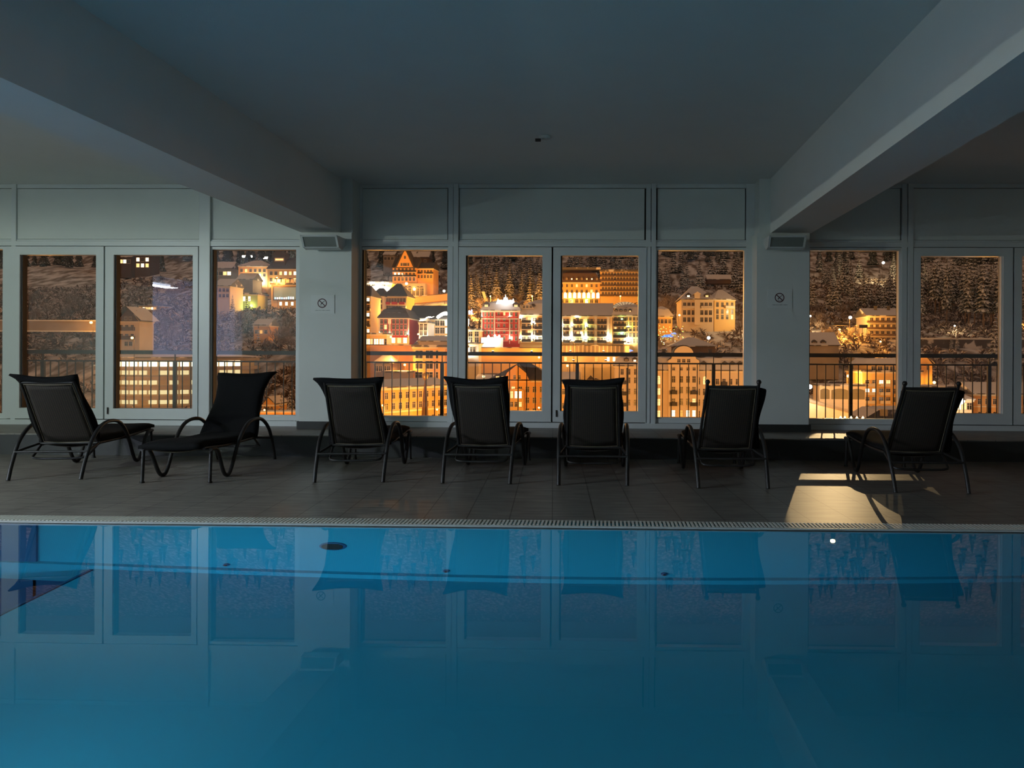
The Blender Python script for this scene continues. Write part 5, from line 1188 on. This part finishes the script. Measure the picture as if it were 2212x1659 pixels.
# bottom of the last door
e, w, h = B('orange_row_house', 'orange house with arched lower windows under a snowy roof, right door', 'house', 2103, 2260, 852, 905, 196, 12, 'orange', 'gable_side', 2.6, 'snowroof', rows=[(.60, 1.3, .8, 9), (.05, 1.1, .8, 9, {}, .03, .97, True)], bands=1)
e, w, h = B('pale_row_house', 'pale house with a glaring shop window, left of the orange row house', 'house', 2040, 2102, 864, 905, 192, 12, 'cream', 'hip', 2.0, 'snowroof', rows=[(.50, 1.6, 1.1, 5, {2: L2, 3: L1}), (.05, 1.2, .9, 5)])
e, w, h = B('narrow_tower_house', 'tall narrow orange gable wall at the left foot of the right door', 'house', 1978, 2014, 786, 850, 232, 12, 'ochre', 'gable_front_wall', 3, 'snowroof', rows=[(.8, 1.2, .6, 2)])
e, w, h = B('flat_store', 'low flat roofed lit building behind the rightmost lounger', 'building', 1982, 2096, 838, 870, 205, 10, 'cream', 'flat', .5, 'snowroof', rows=[(.5, 1.3, 1.5, 6, {4: L2, 5: L2})])
street_lamp(2015, 826, 226, 4200, 'bright orange lamp low in the right door'); street_lamp(2072, 866, 188, 1200, 'glaring white lamp over the head of the rightmost lounger', WHITE, white=True, s=1.8)
street_lamp(2060, 704, 330, 1500, 'small lamp between the dark conifers of the right door', WARM, white=True, s=.8)
p = P(1975, 738, 300); s = empty('snowy_terrace', p); tag(s, 'flat snow covered terrace wall before the tall trees of the right door', 'terrace'); w = X(2240, 300) - p.x
b = MB(); b.box(0, w, 0, 9, -4, .9); b.build('wall', M['snowroof'], s); b = MB(); b.box(0, w, -.3, 9, .9, 1.5); b.build('snow_layer', M['white'], s); FOOT.append((p.x, p.x + w, 296, 312))
for (px, py, D, pw) in ((1998, 716, 342, 12000), (2090, 716, 345, 12000), (2230, 700, 345, 8000)):
    street_lamp(px, py, D, pw, 'lamp glowing in the orange snow under the tall spruces', s=.8, group='lamps under the tall spruces')

# ---------------------------------------------------------------- town glow: lamps between the houses, some added to brighten facades and hill
for (px, py, D, pw, lab) in (
    (860, 764, 250, 5200, 'orange street lamp on the square, pane right of the left pillar'), (876, 788, 236, 4200, 'brilliant lamp low beside the tall orange building'),
    (830, 875, 150, 6500, 'low street lamp before the long orange block, left'), (946, 884, 181, 5000, 'low street lamp before the long orange block, right'), (905, 722, 278, 3500, 'street lamp in front of the white building'), (846, 728, 277, 5000, 'added lamp brightening the dark red hotel'), (792, 705, 298, 3500, 'added lamp brightening the houses beside the tall balcony block'), (846, 668, 328, 3500, 'added lamp brightening the bright yellow building'), (1150, 640, 372, 60000, 'added floodlight for the wooded hill, at its right foot, middle left door'),
    (1010, 800, 225, 4200, 'street lamp over the trees left of the curved gable'), (1046, 813, 200, 2200, 'pair lamp on the low roof left of the curved gable'),
    (1120, 905, 178, 6500, 'street lamp hidden low before the curved gable'), (1165, 880, 182, 4500, 'street lamp low right of the curved gable'),
    (1165, 772, 258, 2600, 'street lamp over the terrace trees, middle left door'), (1226, 790, 235, 1500, 'small lamp over the garden trees, middle right door'),
    (1390, 900, 176, 6000, 'street lamp low before the cream corner house'), (1450, 905, 172, 6500, 'street lamp low before the round topped gable'), (1570, 900, 172, 7000, 'street lamp low before the right end of the ornate house'),
    (1240, 735, 252, 5500, 'street lamp before the floodlit hotel'), (1350, 742, 250, 4500, 'street lamp before the green lit hotel'),
    (1500, 735, 290, 3200, 'street lamp at the foot of the pale villa'), (1880, 900, 172, 7500, 'street lamp low before the orange balcony block'), (1930, 880, 176, 6500, 'street lamp right before the orange balcony block'),
    (2120, 900, 160, 7000, 'street lamp low before the orange row house'), (1900, 738, 285, 3000, 'street lamp under the pale balcony house'),
    (870, 592, 395, 12000, 'street lamp on the slope before the steep gabled hotel'), (1250, 640, 385, 11000, 'street lamp before the arcade block'), (1340, 640, 385, 11000, 'street lamp before the long apartment block'),
    (600, 600, 400, 7000, 'street lamp before the turreted hotel'), (575, 885, 190, 2600, 'street lamp over the small orange house'), (290, 730, 215, 1500, 'dim street lamp below the cream chalet'),
    (120, 852, 200, 9000, 'street lamp hidden among the frosted bushes at the far left'), (20, 850, 200, 7000, 'street lamp among the bushes behind the leftmost lounger'), (1060, 640, 372, 70000, 'added floodlight for the wooded hill, at its left foot, middle left door')):
    s = 0.5 if py > 870 else 0.8
    street_lamp(px, py, D, pw, lab, s=s, pole=py < 870 or True)

# ---------------------------------------------------------------- trees
g = 'snowy spruces of the dense forest above the town'
scatter(58, 1205, 1640, 455, 620, 17, 25, 'con', 'snow laden spruce in the dense forest above the town', g)
scatter(56, 990, 1200, 405, 600, 15, 23, 'con', 'brownish spruce on the wooded hill behind the red hotel', 'spruces on the hill behind the red hotel')
scatter(34, 1730, 2000, 400, 600, 16, 24, 'con', 'snowy spruce on the slope at the top of the right window', 'spruces on the right window slope')
scatter(46, 1975, 2240, 335, 430, 21, 29, 'tall', 'tall dark spruce with bare lower trunk in the right door', 'tall spruces of the right door')
scatter(14, 440, 560, 262, 360, 9, 15, 'con', 'dark spruce on the slope between the left doors and the hotel', 'spruces below the green lit terrace')
for (px, D, h) in ((1483, 262, 13), (1500, 264, 13), (1523, 262, 11.5), (1556, 258, 15), (1581, 257, 14.5), (1600, 262, 11)):
    x = X(px, D); tree(x, D, h, 'con', 'snowy spruce standing in a row below the large pale villa', 'row of spruces below the pale villa')
for (px, D, h) in ((570, 205, 9), (590, 208, 12), (608, 204, 11), (628, 206, 13), (470, 250, 13), (497, 255, 16), (525, 262, 12)):
    x = X(px, D); tree(x, D, h, 'con', 'frosted spruce behind the railing left of the left pillar', 'frosted spruces left of the left pillar')
for (px, D, h) in ((2040, 305, 6), (2052, 303, 7.5), (1877, 345, 10), (1851, 340, 7), (1862, 335, 6), (2150, 280, 20)):
    tree(X(px, D), D - 6 if D > 300 and px > 2000 else D, h, 'con', 'lone small spruce in the open snow of the right panes', 'lone spruces in the open snow')
scatter(46, -20, 225, 215, 250, 6, 10, 'bare', 'frost covered shrub below the snowy road wall, far left', 'shrubs below the road wall')
scatter(34, -20, 245, 275, 430, 8, 13, 'bare', 'frost covered tree above the snowy road wall, far left', 'trees above the road wall')
scatter(20, 240, 460, 270, 460, 8, 13, 'bare', 'frost covered tree around the cream chalet', 'trees around the chalet')
scatter(16, 540, 650, 225, 340, 7, 11, 'bare', 'frosted tree on the brown slope left of the left pillar', 'trees on the slope left of the left pillar')
scatter(22, 770, 1000, 450, 560, 8, 13, 'bare', 'bare tree on the hill around and above the steep gabled hotel', 'trees around the gabled hotel')
scatter(22, 1000, 1200, 330, 420, 8, 13, 'bare', 'orange tinted bare tree behind the red hotel', 'bare trees behind the red hotel')
scatter(14, 1205, 1330, 220, 245, 5, 8, 'bare', 'snowy garden tree behind the middle right door railing', 'garden trees, middle right door')
scatter(10, 1010, 1100, 222, 240, 6, 9, 'bare', 'bare tree left of the curved gable house', 'trees left of the curved gable')
scatter(16, 1410, 1480, 335, 420, 8, 13, 'bare', 'golden bare tree left of the pale villa', 'trees left of the pale villa')
scatter(8, 1590, 1640, 300, 400, 7, 11, 'bare', 'bare tree right of the pale villa', 'trees right of the pale villa')
scatter(26, 1735, 1880, 268, 400, 6, 11, 'bare', 'orange lit bare tree around the carport', 'trees around the carport')
scatter(12, 1740, 1860, 212, 236, 5, 8, 'bare', 'orange lit shrub behind the glazed gallery', 'shrubs behind the gallery')
scatter(14, 1990, 2150, 222, 270, 5, 9, 'bare', 'shrub in the orange hollow of the right door', 'shrubs in the hollow of the right door')
# frosted undergrowth over the whole slope, nobody could count it
def brush(name, lab, n, px0, px1, d0, d1, s0, s1, seed):
    rnd = random.Random(seed); b = MB(); k = 0; t_ = 0
    while k < n and t_ < n * 5:
        t_ += 1; D = d0 + (d1 - d0) * rnd.random() ** 1.2; x = X(rnd.uniform(px0, px1), D)
        if not clear(x, D): continue
        k += 1; s = rnd.uniform(s0, s1); c = Vector((x, D, tz(x, D) - .2))
        for q in range(15):
            a = rnd.uniform(0, 6.28); el = rnd.uniform(.15, 1.3); d = Vector((math.cos(a) * math.cos(el), math.sin(a) * math.cos(el), math.sin(el)))
            L = s * rnd.uniform(.6, 1.1); sd = d.cross(Vector((rnd.uniform(-1, 1), rnd.uniform(-1, 1), .3))).normalized() * L * rnd.uniform(.05, .12)
            m1 = c + d * L * .55; m1.z += L * .05; tip = c + d * L + Vector((rnd.uniform(-.2, .2), rnd.uniform(-.2, .2), -.12)) * L
            b.raw([c + sd * .3, m1 + sd, tip, m1 - sd, c + d * L * .4 + Vector((0, 0, L * .10))], [(0, 1, 4), (1, 2, 4), (2, 3, 4), (3, 0, 4)])
    tag(b.build(name, M['twig']), lab, 'brush', kind='stuff')
brush('frosted_brush', 'tangle of frosted brush over the left slopes', 2600, -60, 660, 205, 520, 2.0, 5.0, 31)
brush('frosted_brush', 'tangle of frosted brush between the houses of the middle panes', 1500, 770, 1640, 215, 560, 1.5, 4.0, 32)
brush('frosted_brush', 'tangle of frosted brush over the right slopes', 1900, 1730, 2250, 205, 560, 1.8, 4.5, 33)
# distant forest mass further up, too many trees to count
fm = MB(); rnd = random.Random(21)
for k in range(1500):
    D = rnd.uniform(600, 1150); x = rnd.uniform(-.95 * D, .7 * D); z = tz(x, D) - 1; hh = rnd.uniform(15, 27); r = hh * .19
    for q in range(3): fm.lathe([(r * (1 - q * .27), hh * (.12 + .26 * q)), (r * .12, hh * (.50 + .25 * q))], 6, (x, D, z), smooth=False)
tag(fm.build('upper_forest', M['conifer']), 'distant snowy forest covering the upper mountainside', 'forest', kind='stuff')
print('trees', NT[0], 'objects', len(bpy.data.objects))
for o in list(C.objects):
    for k in ('_w', '_h'):
        if k in o: del o[k]
